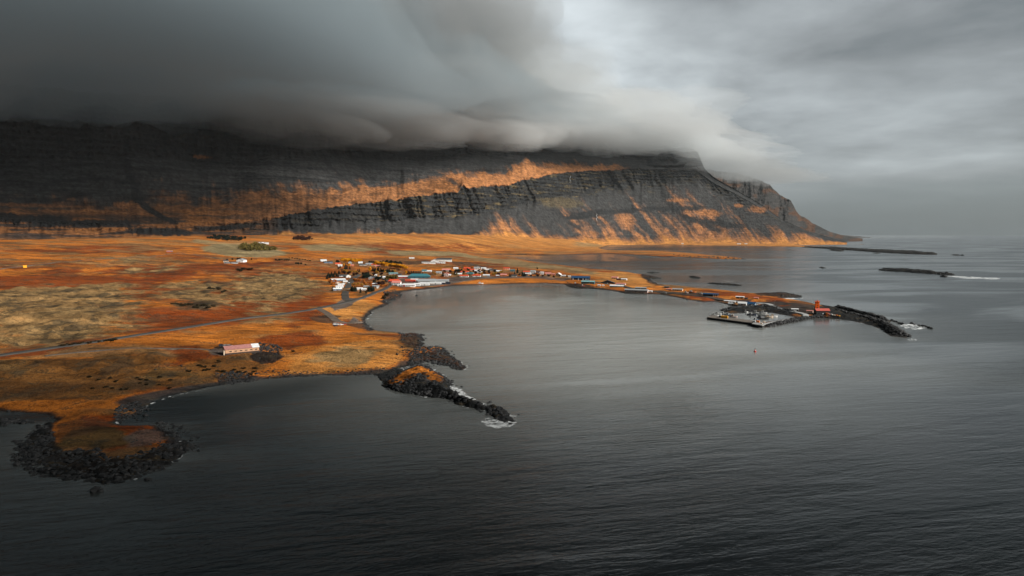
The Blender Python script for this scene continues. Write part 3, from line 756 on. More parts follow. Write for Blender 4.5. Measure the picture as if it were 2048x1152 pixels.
def loft(px0, px1, ncol, rows):
    """Vertex arrays of the mountain face, one row of the grid per level."""
    PXS = np.linspace(px0, px1, ncol)
    A = np.array([col_az(p) for p in PXS])
    r0 = np.interp(A, MAZ, M_R0)
    lines_r, lines_z = [], []
    z0 = np.array([z_at(p, y, r) for p, y, r in zip(PXS, np.interp(PXS, MX, M_L0), r0)])
    lines_r.append(r0 - 60); lines_z.append(z0 - 26)
    lines_r.append(r0); lines_z.append(z0 - 1.5)
    jit = (fbm(PXS / 7, PXS * 0, 4, 300) - 0.5)
    for k in range(1, 7):
        rr = r0 + L_DR[k](PXS)
        py = L_PY[k](PXS) + (fbm(PXS / (9 if k in (2, 3) else 26 if k == 1 else 14 if k < 6 else 19), PXS * 0 + k, 4, 310 + k) - 0.5) * {1: 13, 2: 9, 3: 6, 4: 8, 5: 8, 6: 11}[k] * np.clip((1500 - PXS) / 200, .15, 1)
        py = np.where(PXS > 1380, np.minimum(py, np.interp(PXS, MX, M_L0)), py)
        lines_r.append(rr); lines_z.append(np.array([z_at(p, y, r) for p, y, r in zip(PXS, py, rr)]))
    for k in range(2, 8): lines_z[k] = np.maximum(lines_z[k], lines_z[k - 1] + 0.5)
    lines_r.append(lines_r[-1] + 500); lines_z.append(lines_z[-1] - 30)
    lines_r.append(lines_r[-1] + 900); lines_z.append(lines_z[-1] * 0.55)
    Rr, Zz, V = [], [], []
    for k, nrow in enumerate(rows):
        for j in range(nrow + (1 if k == len(rows) - 1 else 0)):
            t = j / nrow
            Rr.append(lerp(lines_r[k], lines_r[k + 1], t)); Zz.append(lerp(lines_z[k], lines_z[k + 1], t)); V.append(k + t)
    return PXS, A, np.array(Rr), np.array(Zz), np.array(V)
ROWS = [3, 44, 60, 46, 44, 56, 60, 8, 4]
for k in range(1, 7):
    f0 = L_PY[k]
    L_PY[k] = (lambda f0, k: lambda x: np.where(x > 1611, np.interp(x, [1611, 1650, 1695], [float(f0(1611.0)), 482.0 - 1.6 * k, 486.4 - 0.35 * k]), f0(x)))(f0, k)
PXS, A, RR, ZZ, V = loft(-980, 1695, 1640, ROWS)
nrow, ncol = RR.shape
VV = np.repeat(V[:, None], ncol, 1)
ARC = np.cumsum(np.concatenate([[0], np.diff(A) * np.interp(A, MAZ, M_R0)[1:] * 1.25]))     # metres along the range
S = np.repeat(ARC[None, :], nrow, 0)
cliff = np.maximum(sstep(2.75, 3.05, VV) * sstep(4.12, 3.95, VV), sstep(5.95, 6.1, VV) * sstep(7.15, 6.95, VV))
upper = sstep(4.95, 5.3, VV) * sstep(7.05, 6.9, VV)
# gullies run down the fall line, wandering a little
wander = (fbm(S / 260, ZZ / 160, 3, 330) - 0.5) * 130
slant = ZZ * np.interp(PXS, [400, 800, 1100], [0.0, 0.3, 0.7])[None, :]
gul = np.abs(fbm((S + wander + slant) / 95, ZZ / 900, 4, 340) - 0.5) * 2
gul2 = np.abs(fbm((S + wander * 0.6 + slant) / 34, ZZ / 420, 4, 350) - 0.5) * 2
gmask = 0.25 + 1.1 * sstep(.38, .62, fbm(S / 330, ZZ / 260, 3, 355))
fade = sstep(1.2, 2.2, VV) * sstep(7.3, 6.8, VV) * np.clip((1640 - PXS)[None, :] / 160, 0.12, 1)
RR = RR + fade * (((0.34 - gul) * 80 * (0.10 + 0.9 * cliff * gmask) + (fbm((S + wander * 1.5 + slant) / 420, ZZ / 2500, 3, 345) - .5) * 260 * np.maximum(upper, .25)) + (0.3 - gul2) * 24 * (0.10 + cliff * gmask))
# beds of lava: ledges every few tens of metres
bed = 26.0
ph = (ZZ + (fbm(S / 300, S * 0, 3, 360) - 0.5) * 22) / bed
saw = ph - np.floor(ph)
RR = RR + fade * np.clip(cliff + 0.45 * upper * sstep(.42, .6, fbm(S / 500, ZZ / 60, 3, 365)), 0, 1) * (sstep(0.55, 1.0, saw) - 0.5) * -20
RR = RR + fade * (fbm(S / 11, ZZ / 9, 4, 370) - 0.5) * (5 + 16 * cliff)
ZZ = ZZ + fade * (fbm(S / 18, RR / 18, 3, 380) - 0.5) * (4 + 10 * cliff)
mx_, my_ = RR * np.sin(A)[None, :], RR * np.cos(A)[None, :]

C_SCREE = np.array([0.028, 0.0285, 0.0285]); C_CLIFF = np.array([0.0135, 0.0145, 0.015]); C_LEDGE = np.array([0.235, 0.100, 0.038])
C_MOOR = np.array([0.235, 0.095, 0.030]); C_LICHEN = np.array([0.085, 0.062, 0.028])
fl = S + wander * 0.8 + ZZ * np.interp(PXS, [400, 800, 1100], [0.1, 0.45, 0.95])[None, :]                                                           # fall-line coordinate
st1 = fbm(fl / 30, ZZ / 700, 4, 400); st2 = fbm(fl / 11, ZZ / 300, 4, 410); blot = fbm(S / 70, ZZ / 28, 5, 420)
left = np.clip((560 - PXS) / 140, 0, 1)[None, :]
cv = np.zeros((nrow, ncol, 3)) + C_SCREE * 1.0
cv = cv * (0.82 + 0.26 * st2 + 0.14 * st1 + 0.0)[:, :, None]
# tongues of grass reaching up the lower scree
st3 = fbm(fl / 90, ZZ / 1500, 3, 405)
st4 = fbm(fl / 5, ZZ / 60, 3, 407)
vt = VV + (0.15 * (PXS < 900) - 0.30 * (PXS >= 960))[None, :] * (VV > 1.0) - (st1 - 0.5) * 1.0 - (st3 - .5) * 1.9 - (st2 - 0.5) * 0.5 - (st4 - .5) * .4 - (blot - .5) * .5
tongue = sstep(2.15, 1.15, vt) * (0.55 + 0.45 * sstep(.35, .6, st4 * .5 + blot * .5))
cv = lerp(cv, C_LEDGE * (0.75 + 0.5 * st2)[:, :, None], tongue[:, :, None])
cv = lerp(cv, C_GOLD * 0.72 * (0.7 + 0.5 * st2)[:, :, None], (sstep(1.7, 0.9, VV - (st3 - .5) * 1.5 - (st1 - .5) * .9 - (st2 - .5) * .4) * 0.85)[:, :, None])
# the lower cliff and its seams
cl = sstep(2.8, 3.02, VV + (blot - .5) * .5) * sstep(4.06, 3.94, VV)
seam = sstep(0.58, 0.72, fbm(S / 60, ZZ / 7, 4, 430)) * np.interp(PXS, [700, 950, 1100, 1400], [0.15, 0.8, 0.7, .3])[None, :]
cc = lerp(np.zeros_like(cv) + C_CLIFF, C_LICHEN * 1.3, seam[:, :, None])
cc = lerp(cc, C_SCREE * 0.8, (sstep(0.5, 0.62, st1) * 0.6)[:, :, None])
cv = lerp(cv, cc, cl[:, :, None])
# the grassy ledge
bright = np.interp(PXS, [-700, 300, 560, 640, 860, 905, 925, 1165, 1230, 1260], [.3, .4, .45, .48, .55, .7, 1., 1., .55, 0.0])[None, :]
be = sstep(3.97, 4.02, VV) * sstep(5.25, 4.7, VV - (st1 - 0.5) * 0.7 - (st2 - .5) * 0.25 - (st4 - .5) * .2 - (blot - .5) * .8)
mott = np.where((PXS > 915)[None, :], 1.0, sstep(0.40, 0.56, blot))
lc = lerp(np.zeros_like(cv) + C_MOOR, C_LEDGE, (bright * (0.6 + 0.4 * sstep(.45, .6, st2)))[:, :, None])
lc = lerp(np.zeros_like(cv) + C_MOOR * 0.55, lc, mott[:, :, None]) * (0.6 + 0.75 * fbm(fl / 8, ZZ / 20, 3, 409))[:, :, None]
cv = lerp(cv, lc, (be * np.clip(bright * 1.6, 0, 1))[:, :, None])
# thin dark ledges crossing the screes
bb = (ZZ + (fbm(S / 420, S * 0 + 2, 4, 470) - .5) * 90 - S * 0.012) / 64.0
bw = bb - np.floor(bb)
ledge = sstep(.70, .80, bw + (fbm(S / 14, ZZ / 20, 3, 472) - .5) * .35) * sstep(1.02, .93, bw) * sstep(.40, .56, fbm(S / 210, ZZ / 75, 4, 474)) * sstep(4.9, 5.2, VV) * np.interp(PXS, [900, 1300], [1, .35])[None, :]
cv = lerp(cv, C_CLIFF * .9, (ledge * .85)[:, :, None])
# upper screes and cliffs
uc = sstep(5.9, 6.12, VV + (blot - .5) * .6)
cv = lerp(cv, (C_CLIFF * 1.15)[None, None, :] * (0.8 + 0.6 * st2)[:, :, None], (uc * 0.85)[:, :, None])
rib = sstep(0.56, 0.66, fbm(S / 160, ZZ / 9, 4, 440)) * upper
cv = lerp(cv, C_CLIFF, (rib * 0.75)[:, :, None])
# the left end is a brown moor with dark bands
mo = left * sstep(0.7, 1.2, VV) * sstep(5.0, 4.3, VV - (blot - .5) * 1.2)
mc = lerp(np.zeros_like(cv) + C_MOOR, C_CLIFF * 1.5, 0.9 * sstep(0.50, 0.64, fbm(S / 160, ZZ / 12, 5, 450))[:, :, None])
orr = sstep(0.60, 0.72, fbm(S / 150, ZZ / 22, 4, 460))
mc = lerp(mc, C_LEDGE * 0.8, (orr * 0.8)[:, :, None])
cv = lerp(cv, mc, (mo * 0.9)[:, :, None])
# hand-placed tufts of grass and the second, lower cliff on the right
def spot(px, py, rx, ry, col, k, seed):
    global cv
    r = np.interp(np.array([col_az(px)]), A, np.arange(ncol))[0]; ci = int(r)
    pyc = np.array([to_px(mx_[i, ci], my_[i, ci], ZZ[i, ci])[1] for i in range(nrow)])
    i = int(np.argmin(np.abs(pyc - py)))
    s0, z0 = S[i, ci], ZZ[i, ci]; d0 = RR[i, ci]
    q = np.sqrt(((S - s0 + (ZZ - z0) * 0.25) / (rx * d0 / FPX * 1.3)) ** 2 + ((ZZ - z0) / (ry * d0 / FPX)) ** 2)
    a = sstep(1.15, 0.6, q + (st2 - .5) * 0.9 + (blot - .5) * .8) * k
    cv = lerp(cv, np.zeros_like(cv) + col, a[:, :, None])
for a in [(1418, 426, 30, 7, C_LEDGE * .85, .9, 1), (1477, 411, 8, 4, C_LEDGE, .8, 2), (1515, 425, 14, 6, C_LEDGE * .8, .8, 3), (1355, 401, 18, 4, C_LEDGE, .8, 4),
          (210, 425, 75, 5, C_LEDGE * .9, .8, 5), (262, 412, 18, 7, C_LEDGE * .9, .8, 6), (60, 411, 80, 3, C_LEDGE * .7, .7, 7), (340, 418, 25, 6, C_LEDGE * .8, .7, 8),
          (410, 315, 12, 4, C_MOOR, .8, 9), (1250, 440, 18, 16, C_LEDGE, .7, 12), (1125, 405, 40, 12, C_LICHEN, .5, 13), (1340, 312, 50, 12, C_CLIFF, .6, 14)]:
    spot(*a)
for (x0, y0, x1, y1, th) in [(1152, 428, 1299, 418, 5), (1299, 418, 1395, 416, 5), (1130, 436, 1190, 432, 4), (1390, 440, 1480, 452, 6), (270, 462, 370, 466, 6), (0, 436, 130, 440, 9), (90, 448, 260, 446, 6), (400, 460, 500, 452, 5), (1010, 405, 1130, 385, 4)]:
    for t in np.linspace(0, 1, 9):
        spot(lerp(x0, x1, t), lerp(y0, y1, t), abs(x1 - x0) / 12 + 4, th, C_CLIFF * 1.1, .85, 0)
# dark streams and gullies down the screes
def gully(pts, wpx, col, k):
    global cv
    for (xa, ya), (xb, yb) in zip(pts[:-1], pts[1:]):
        for t in np.linspace(0, 1, 10): spot(lerp(xa, xb, t), lerp(ya, yb, t), wpx, 5, col, k, 0)
gully([(640, 300), (665, 335), (720, 378)], 4, C_CLIFF, .6)
gully([(255, 320), (272, 360), (278, 400), (310, 425), (350, 445)], 6, C_CLIFF, .75)
gully([(905, 362), (935, 385), (965, 420)], 5, C_CLIFF * 1.2, .7)
gully([(1110, 420), (1140, 445), (1165, 460)], 5, C_SCREE * .7, .7)
gully([(1360, 428), (1400, 446), (1440, 462)], 5, C_SCREE * .6, .7)

def mountain_material(name):
    m, t = new_mat(name)
    pos = t.node('ShaderNodeNewGeometry').outputs['Position']
    base = t.attr("cover")
    n1 = t.noise(t.vscale(pos, (1, 1, 0.5)), 0.06, 6, 0.62)
    n2 = t.noise(t.vscale(pos, (0.012, 0.012, 0.11)), 1.0, 5, 0.6, 0.3)
    v = t.mul(t.rng(n1, 0.3, 0.7, 0.55, 1.45), t.rng(n2, 0.3, 0.7, 0.75, 1.25))
    c = t.mix(1.0, base, t.comb(v, v, v), 'MULTIPLY')
    b = t.node('ShaderNodeBump'); b.inputs['Strength'].default_value = 1.0; b.inputs['Distance'].default_value = 9.0
    t.put(b.inputs['Height'], t.add(n1, t.mul(n2, 0.6)))
    finish(t, principled(t, c, 0.95, 0.1, b.outputs[0]))
    return m
M_MOUNT = mountain_material("mountain_rock")
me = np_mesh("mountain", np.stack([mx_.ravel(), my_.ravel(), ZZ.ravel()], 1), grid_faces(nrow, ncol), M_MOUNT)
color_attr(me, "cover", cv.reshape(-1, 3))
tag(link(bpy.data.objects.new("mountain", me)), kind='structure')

# thin waterfalls on the lower cliffs
def surf(px, py):
    ci = int(np.argmin(np.abs(A - col_az(px))))
    pyc = np.array([to_px(mx_[i, ci], my_[i, ci], ZZ[i, ci])[1] for i in range(nrow)])
    i = int(np.argmin(np.abs(pyc - py)))
    return mx_[i, ci], my_[i, ci], ZZ[i, ci]
def waterfall(px, y0, y1, lab):
    P = [surf(px + 0.4 * math.sin(k * 1.7), y) for k, y in enumerate(np.linspace(y0, y1, 9))]
    V = []
    for k, (x, y, z) in enumerate(P):
        d = math.hypot(x, y); ux, uy = x / d, y / d; w_ = 1.3 + 1.2 * ((k * 37) % 5) / 4
        x, y = x - ux * 9, y - uy * 9
        V += [(x - uy * w_, y + ux * w_, z + 2), (x - ux * 2.5, y - uy * 2.5, z + 2.4), (x + uy * w_, y - ux * w_, z + 2)]
    F = [[k * 3 + j, k * 3 + j + 1, k * 3 + j + 4, k * 3 + j + 3] for k in range(8) for j in range(2)]
    m, t = new_mat("white_water")
    n = t.noise(t.node('ShaderNodeNewGeometry').outputs['Position'], .2, 4, .6)
    finish(t, principled(t, t.mix(n, (0.16, 0.17, 0.175), (0.36, 0.37, 0.38)), 0.6))
    o = link(bpy.data.objects.new("waterfall", np_mesh("waterfall", V, F, m)))
    return tag(o, lab, "waterfall")
waterfall(1193, 428, 441, "thin white waterfall over the lower cliff on the right of the mountain")
waterfall(1139, 352, 368, "thin white waterfall over the upper cliff below the bright orange ledge")

# the headland behind the mountain's end
HX = np.array([1300, 1380, 1424, 1470, 1517, 1536, 1555, 1580, 1589, 1599, 1627, 1658, 1689, 1711, 1726], float)
HY = np.array([340, 338, 341, 346, 361, 370, 388, 403, 419, 431, 447, 463, 471.6, 475, 477], float)
hp = np.linspace(1300, 1726, 420)
hA = np.array([col_az(p) for p in hp]); hr = np.interp(hp, [1300, 1500, 1650, 1726], [7400, 7600, 8200, 9000])
htop = np.array([z_at(p, y, r) for p, y, r in zip(hp, np.interp(hp, HX, HY) + (fbm(hp / 8, hp * 0, 4, 500) - .5) * 5 * np.clip((1690 - hp) / 80, 0, 1), hr + 300)])
htop = np.maximum(htop, 1.0)
rows_r, rows_z = [], []
for t in np.linspace(0, 1, 70):
    rows_r.append(hr - 500 * np.clip((1726 - hp) / 120, 0.02, 1) * (1 - t) + 300 * t)
    rows_z.append(-4 + (htop + 4) * t ** 1.15)
for t in (0.3, 1.0):
    rows_r.append(hr + 300 + 1500 * t); rows_z.append(htop * (1 - t) - 4 * t)
hr2, hz = np.array(rows_r), np.array(rows_z)
hs = np.repeat((np.cumsum(np.concatenate([[0], np.diff(hA) * 7600])))[None, :], len(hr2), 0)
fd = np.clip((1700 - hp) / 90, 0.05, 1)[None, :]
hr2 = hr2 + ((fbm(hs / 110, hz / 500, 4, 510) - .5) * 170 + (fbm(hs / 30, hz / 12, 4, 520) - .5) * 50) * fd
ccv = (np.array([0.028, 0.027, 0.026])[None, None, :] * (0.55 + 0.9 * fbm(hs / 60, hz / 14, 4, 530))[:, :, None])
ccv = lerp(ccv, C_MOOR * .3, (sstep(.52, .66, fbm(hs / 90, hz / 60, 4, 540)) * .6)[:, :, None])
me = np_mesh("headland", np.stack([(hr2 * np.sin(hA)).ravel(), (hr2 * np.cos(hA)).ravel(), hz.ravel()], 1), grid_faces(*hr2.shape), M_MOUNT)
color_attr(me, "cover", ccv.reshape(-1, 3))
tag(link(bpy.data.objects.new("headland", me)), kind='structure')
# a low, hazy point beyond it
fp = np.linspace(1600, 1745, 90); fA = np.array([col_az(p) for p in fp])
fz = np.interp(fp, [1600, 1640, 1660, 1690, 1720, 1745], [60, 75, 60, 45, 22, 1]) + (fbm(fp / 6, fp * 0, 3, 550) - .5) * 14
rows = [(15500, -3 + fz * 0), (15900, fz * 0.6), (16300, fz), (17500, fz * 0 - 3)]
V3 = np.concatenate([np.stack([r * np.sin(fA), r * np.cos(fA), z], 1) for r, z in rows])
me = np_mesh("far_point", V3, grid_faces(4, 90), M_MOUNT)
color_attr(me, "cover", np.tile(np.array([0.05, 0.045, 0.04]), (len(V3), 1)))
tag(link(bpy.data.objects.new("far_hills", me)), kind='structure')

# ------------------------------------------------------------------ clouds lying on the mountain, added shade clouds out of view, and the air
def vol_mat(name, color, density, aniso=0.0):
    m, t = new_mat(name)
    v = t.node('ShaderNodeVolumePrincipled')
    v.inputs['Color'].default_value = (*color, 1)
    v.inputs['Density'].default_value = density
    v.inputs['Anisotropy'].default_value = aniso
    o = t.node('ShaderNodeOutputMaterial')
    t.t.links.new(v.outputs[0], o.inputs['Volume'])
    return m
def cloud_bank(px, py, rfront, depth, thick, density, color, seed, rough=60.0, taper=(.3, .5), ragged=0.0):
    """A pad of cloud: soft ragged base at the traced height, domed top, closing to an edge all round."""
    n, k = 170, 50
    P = np.linspace(px[0], px[-1], n)
    aa = np.array([col_az(p) for p in P])
    rf = np.interp(P, px, rfront); yb = np.interp(P, px, py)
    zb = np.array([z_at(p, y, r) for p, y, r in zip(P, yb, rf + 900)])
    L = P[-1] - P[0]
    top, bot = [], []
    for i, t in enumerate(np.linspace(0, 1, k)):
        r = rf + depth * t
        x, y = r * np.sin(aa), r * np.cos(aa)
        rag = (fbm(x / 700, y / 700, 4, seed + 9) - .5) * ragged
        e = np.minimum((P - P[0]) / (taper[0] * L), (P[-1] - P) / (taper[1] * L))
        rim = np.clip(e + rag * np.clip(e * 4, 0, 1), 0, 1); rim = rim * rim * (3 - 2 * rim); rim[rim < 1e-3] = 0
        rim[0] = rim[-1] = 0
        f = (np.sin(math.pi * t) ** 0.55 if 0 < i < k - 1 else 0.0) * rim
        lum = (fbm(x / 420, y / 420, 4, seed) - 0.42)
        fine = (fbm(x / 120, y / 120, 4, seed + 3) - 0.5)
        g = np.clip(f * 3, 0, 1)
        b = zb + 40 * (1 - f) + g * (lum * rough * 1.5 + fine * rough * 0.6)
        tp = b + f * np.maximum(thick * (0.75 + 1.1 * lum) + fine * rough, 15.0)
        bot.append(np.stack([x, y, b], 1)); top.append(np.stack([x, y, tp], 1))
    Vt = np.concatenate(bot + top)
    F = grid_faces(k, n)
    th = Vt[n * k:, 2] - Vt[:n * k, 2]
    F = np.concatenate([F[:, [0, 1, 2]], F[:, [0, 2, 3]]])
    F = F[(th[F] > 8.0).any(1)]
    up = np.where(th > 8.0, np.arange(n * k) + n * k, np.arange(n * k))      # the top shares its rim with the base
    FF = np.concatenate([F[:, ::-1], up[F]])
    use = np.unique(FF); rm = np.full(2 * n * k, -1); rm[use] = np.arange(len(use))
    me = np_mesh("clouds", Vt[use], rm[FF], vol_mat("cloud_vapour", color, density, 0.2))
    return tag(link(bpy.data.objects.new("clouds", me)), kind='stuff')
CLOUDS = [
 dict(px=(-1100, -100, 200, 420, 560, 700, 830, 960, 1080, 1330), py=(240, 244, 246, 250, 255, 262, 266, 262, 256, 250), rfront=(2400, 2300, 2400, 2500, 2650, 2800, 3000, 3300, 3600, 4100),
      depth=3400, thick=1700, density=1 / 340, color=(0.42, 0.49, 0.53), seed=601, taper=(.1, .40), rough=150, ragged=.5),
 dict(px=(480, 720, 860, 960, 1100, 1250, 1400, 1500, 1640), py=(250, 268, 276, 282, 290, 291, 296, 304, 308), rfront=(3000, 3200, 3400, 3700, 4200, 4800, 5100, 5300, 5500),
      depth=2800, thick=420, density=1 / 900, color=(0.78, 0.82, 0.84), seed=621, taper=(.5, .40), rough=90, ragged=.5),
]
for c in CLOUDS:
    cloud_bank(**c)
def puff(px, py, r, a, b, h, density, color, seed):
    """A small rag of cloud."""
    bm = bmesh.new(); bmesh.ops.create_icosphere(bm, subdivisions=5, radius=1.0)
    co = np.array([v.co[:] for v in bm.verts])
    k = 0.30 + 1.45 * fbm(co[:, 0] * 1.5 + seed * 7.1 + co[:, 2] * 1.2, co[:, 1] * 1.5 + co[:, 2] * 1.9, 5, seed, 0.6)
    co = co * k[:, None] * np.array([a, b, h])
    az_ = col_az(px); z = z_at(px, py, r)
    c_, s_ = math.cos(-0.65), math.sin(-0.65)
    X = co[:, 0] * c_ + co[:, 1] * s_ + r * math.sin(az_); Y = -co[:, 0] * s_ + co[:, 1] * c_ + r * math.cos(az_)
    for v, x, y, zz in zip(bm.verts, X, Y, co[:, 2] + z): v.co = (x, y, zz)
    me = bpy.data.meshes.new("clouds"); bm.to_mesh(me); bm.free()
    me.materials.append(vol_mat("cloud_vapour", color, density, 0.2))
    return tag(link(bpy.data.objects.new("clouds", me)), kind='stuff')
pr = random.Random(4)
for i, p in enumerate(np.linspace(560, 1440, 17)):
    crest = np.interp(p, [560, 700, 830, 960, 1100, 1250, 1390, 1440], [228, 245, 256, 262, 276, 276, 292, 318])
    r = float(np.interp(col_az(p), MAZ, M_R0)) + pr.uniform(500, 950)
    tone = np.interp(p, [560, 800, 1000, 1440], [.45, .6, .8, .84])
    puff(p + pr.uniform(-18, 18), crest - pr.uniform(-2, 16), r, pr.uniform(330, 620), pr.uniform(260, 420), pr.uniform(70, 130), 1 / 520, (tone * .94, tone * .985, tone), 700 + i)
for i, (p, y, r, a, h, t_) in enumerate([(1010, 40, 4200, 420, 200, .5), (960, 110, 4200, 500, 220, .55), (1060, 130, 4600, 500, 200, .7), (900, 30, 3800, 520, 240, .48), (1480, 338, 6700, 620, 90, .6), (1545, 352, 6900, 520, 70, .58), (1420, 322, 6500, 520, 100, .7), (1120, 200, 5000, 620, 190, .8), (1290, 232, 5400, 700, 170, .84), (980, 200, 4400, 620, 200, .66), (860, 190, 4000, 620, 200, .6)]):
    puff(p, y, r, a, a * .7, h, 1 / 800, (t_ * .94, t_ * .985, t_), 740 + i)
def shade_cloud(cx, cy, cz, a, b, ang, thick, density, color, seed):
    """An unseen closed pad of cloud, added overhead to throw shade on the land."""
    k, n = 26, 96
    V, F = [], []
    ca, sa = math.cos(ang), math.sin(ang)
    for side in (-1, 1):
        for i in range(k + 1):
            t = i / k
            for j in range(n):
                p = 2 * math.pi * j / n
                u, v = t * math.cos(p), t * math.sin(p)
                x, y = cx + a * u * ca - b * v * sa, cy + a * u * sa + b * v * ca
                V.append((x, y, side * thick * 0.5 * math.sqrt(max(1 - t * t, 0))))
    V = np.array(V); half = (k + 1) * n
    nz = 0.6 + 0.9 * fbm(V[:, 0] / 300, V[:, 1] / 300, 4, seed)
    V[:, 2] = cz + V[:, 2] * nz
    for s in (0, 1):
        for i in range(k):
            for j in range(n):
                q = [s * half + i * n + j, s * half + i * n + (j + 1) % n, s * half + (i + 1) * n + (j + 1) % n, s * half + (i + 1) * n + j]
                F.append(q if s else q[::-1])
    bm = bmesh.new()
    vs = [bm.verts.new(v) for v in V]
    for q in F: bm.faces.new([vs[i] for i in q])
    bmesh.ops.remove_doubles(bm, verts=bm.verts, dist=0.01)
    bmesh.ops.recalc_face_normals(bm, faces=bm.faces)
    me = bpy.data.meshes.new("clouds"); bm.to_mesh(me); bm.free()
    me.materials.append(vol_mat("cloud_vapour", color, density, 0.2))
    return tag(link(bpy.data.objects.new("clouds", me)), kind='stuff')
shade_cloud(480, 1600, 1500, 1150, 640, R(37), 420, 1 / 360, (0.45, 0.49, 0.51), 641)  # added above the view to darken the left of the mountain
shade_cloud(1500, -1900, 1500, 3200, 1330, 0.0, 420, 1 / 170, (0.45, 0.49, 0.51), 651)  # added behind the viewpoint to darken the foreground
bm = bmesh.new()
bmesh.ops.create_cube(bm, size=1.0)
for v in bm.verts: v.co = Vector((v.co.x * 62000, v.co.y * 46000 + 14000, -40 if v.co.z < 0 else 2600))
me = bpy.data.meshes.new("haze"); bm.to_mesh(me); bm.free()
me.materials.append(vol_mat("haze_air", (0.80, 0.90, 0.96), 0.7e-5, 0.0))
tag(link(bpy.data.objects.new("haze", me)), kind='stuff')
# ------------------------------------------------------------------ materials of built things
PAINT = {}
def paint(name, rgb, rough=0.6, spec=0.3, var=0.16, scale=0.8, metallic=0.0):
    if name in PAINT: return PAINT[name]
    m, t = new_mat(name)
    co = t.node('ShaderNodeTexCoord').outputs['Object']
    n = t.noise(co, scale, 5, 0.6)
    v = t.rng(n, 0.3, 0.7, 1 - var, 1 + var)
    finish(t, principled(t, t.mix(1.0, (*rgb, 1), t.comb(v, v, v), 'MULTIPLY'), rough, spec, metallic=metallic))
    PAINT[name] = m
    return m
WHITE = paint("white_paint", (0.66, 0.66, 0.64)); CREAM = paint("cream_paint", (0.62, 0.50, 0.38)); PINKW = paint("pale_pink_paint", (0.56, 0.44, 0.40))
GREYW = paint("grey_render", (0.33, 0.34, 0.34)); BLUEW = paint("slate_blue_paint", (0.13, 0.18, 0.24)); REDW = paint("red_paint", (0.30, 0.030, 0.025))
DARKW = paint("tarred_timber", (0.016, 0.018, 0.020)); ORANGEW = paint("orange_paint", (0.60, 0.17, 0.05)); TEALW = paint("teal_sheet", (0.025, 0.09, 0.115))
R_WHITE = paint("white_roof_sheet", (0.62, 0.64, 0.65), 0.4, 0.4); R_RED = paint("red_roof_sheet", (0.52, 0.075, 0.032), 0.5); R_GREY = paint("grey_roof_sheet", (0.26, 0.28, 0.29), 0.4)
R_DARK = paint("dark_roof_sheet", (0.040, 0.045, 0.05), 0.5); R_TEAL = paint("teal_roof_sheet", (0.035, 0.135, 0.16), 0.5); R_BLUE = paint("blue_roof_sheet", (0.012, 0.055, 0.13), 0.5)
R_PINK = paint("faded_pink_roof_sheet", (0.50, 0.20, 0.17), 0.5); R_LTEAL = paint("pale_teal_roof_sheet", (0.17, 0.34, 0.36), 0.5)
GLASS = paint("window_glass", (0.02, 0.024, 0.028), 0.15, 0.6); CONC = paint("concrete", (0.25, 0.25, 0.245), 0.85); ASPH = paint("asphalt", (0.060, 0.056, 0.051), 0.95, 0.05, 0.2, 0.05)
TYRE = paint("rubber", (0.012, 0.012, 0.012), 0.8); BARK = paint("bark", (0.05, 0.035, 0.024), 0.95); STEEL = paint("painted_steel", (0.18, 0.19, 0.20), 0.5)
TIMBER = paint("weathered_timber", (0.12, 0.105, 0.09), 0.9); PILE = paint("wet_timber", (0.012, 0.013, 0.013), 0.7); VERM = paint("vermilion_paint", (0.88, 0.125, 0.006), 0.5)
YELLOWP = paint("yellow_paint", (0.72, 0.33, 0.015)); BUOYRED = paint("buoy_red", (0.45, 0.03, 0.03)); DARKBLUE = paint("dark_blue_paint", (0.014, 0.022, 0.045), 0.4)
GRAVELM = paint("gravel_track", (0.105, 0.083, 0.066), 0.95, 0.1, 0.3, 0.2); PALEROAD = paint("pale_concrete_road", (0.30, 0.31, 0.31), 0.9, 0.2, 0.2, 0.1)

def leafmat(name, rgb, rgb2):
    m, t = new_mat(name)
    g = t.node('ShaderNodeNewGeometry')
    n = t.noise(g.outputs['Position'], 0.45, 3, 0.6)
    c = t.mix(t.rng(t.add(t.mul(n, 0.6), t.mul(g.outputs['Random Per Island'], 0.5)), 0.3, 0.8), (*rgb, 1), (*rgb2, 1))
    d = t.node('ShaderNodeBsdfDiffuse'); t.put(d.inputs['Color'], c)
    tr = t.node('ShaderNodeBsdfTranslucent'); t.put(tr.inputs['Color'], c)
    mx = t.node('ShaderNodeMixShader'); mx.inputs[0].default_value = 0.4
    t.put(mx.inputs[1], d.outputs[0]); t.put(mx.inputs[2], tr.outputs[0])
    finish(t, mx.outputs[0])
    return m
L_CONIFER = leafmat("conifer_needles", (0.008, 0.013, 0.010), (0.022, 0.030, 0.020)); L_YELLOW = leafmat("yellow_leaves", (0.62, 0.25, 0.008), (0.80, 0.42, 0.02))
L_GOLD = leafmat("golden_leaves", (0.30, 0.15, 0.02), (0.46, 0.26, 0.05)); L_OLIVE = leafmat("olive_leaves", (0.10, 0.085, 0.022), (0.20, 0.15, 0.045))
L_RUST = leafmat("rust_leaves", (0.35, 0.10, 0.018), (0.55, 0.20, 0.04)); L_MAROON = leafmat("maroon_twigs", (0.030, 0.012, 0.010), (0.065, 0.028, 0.018))
M_ROCKS = None
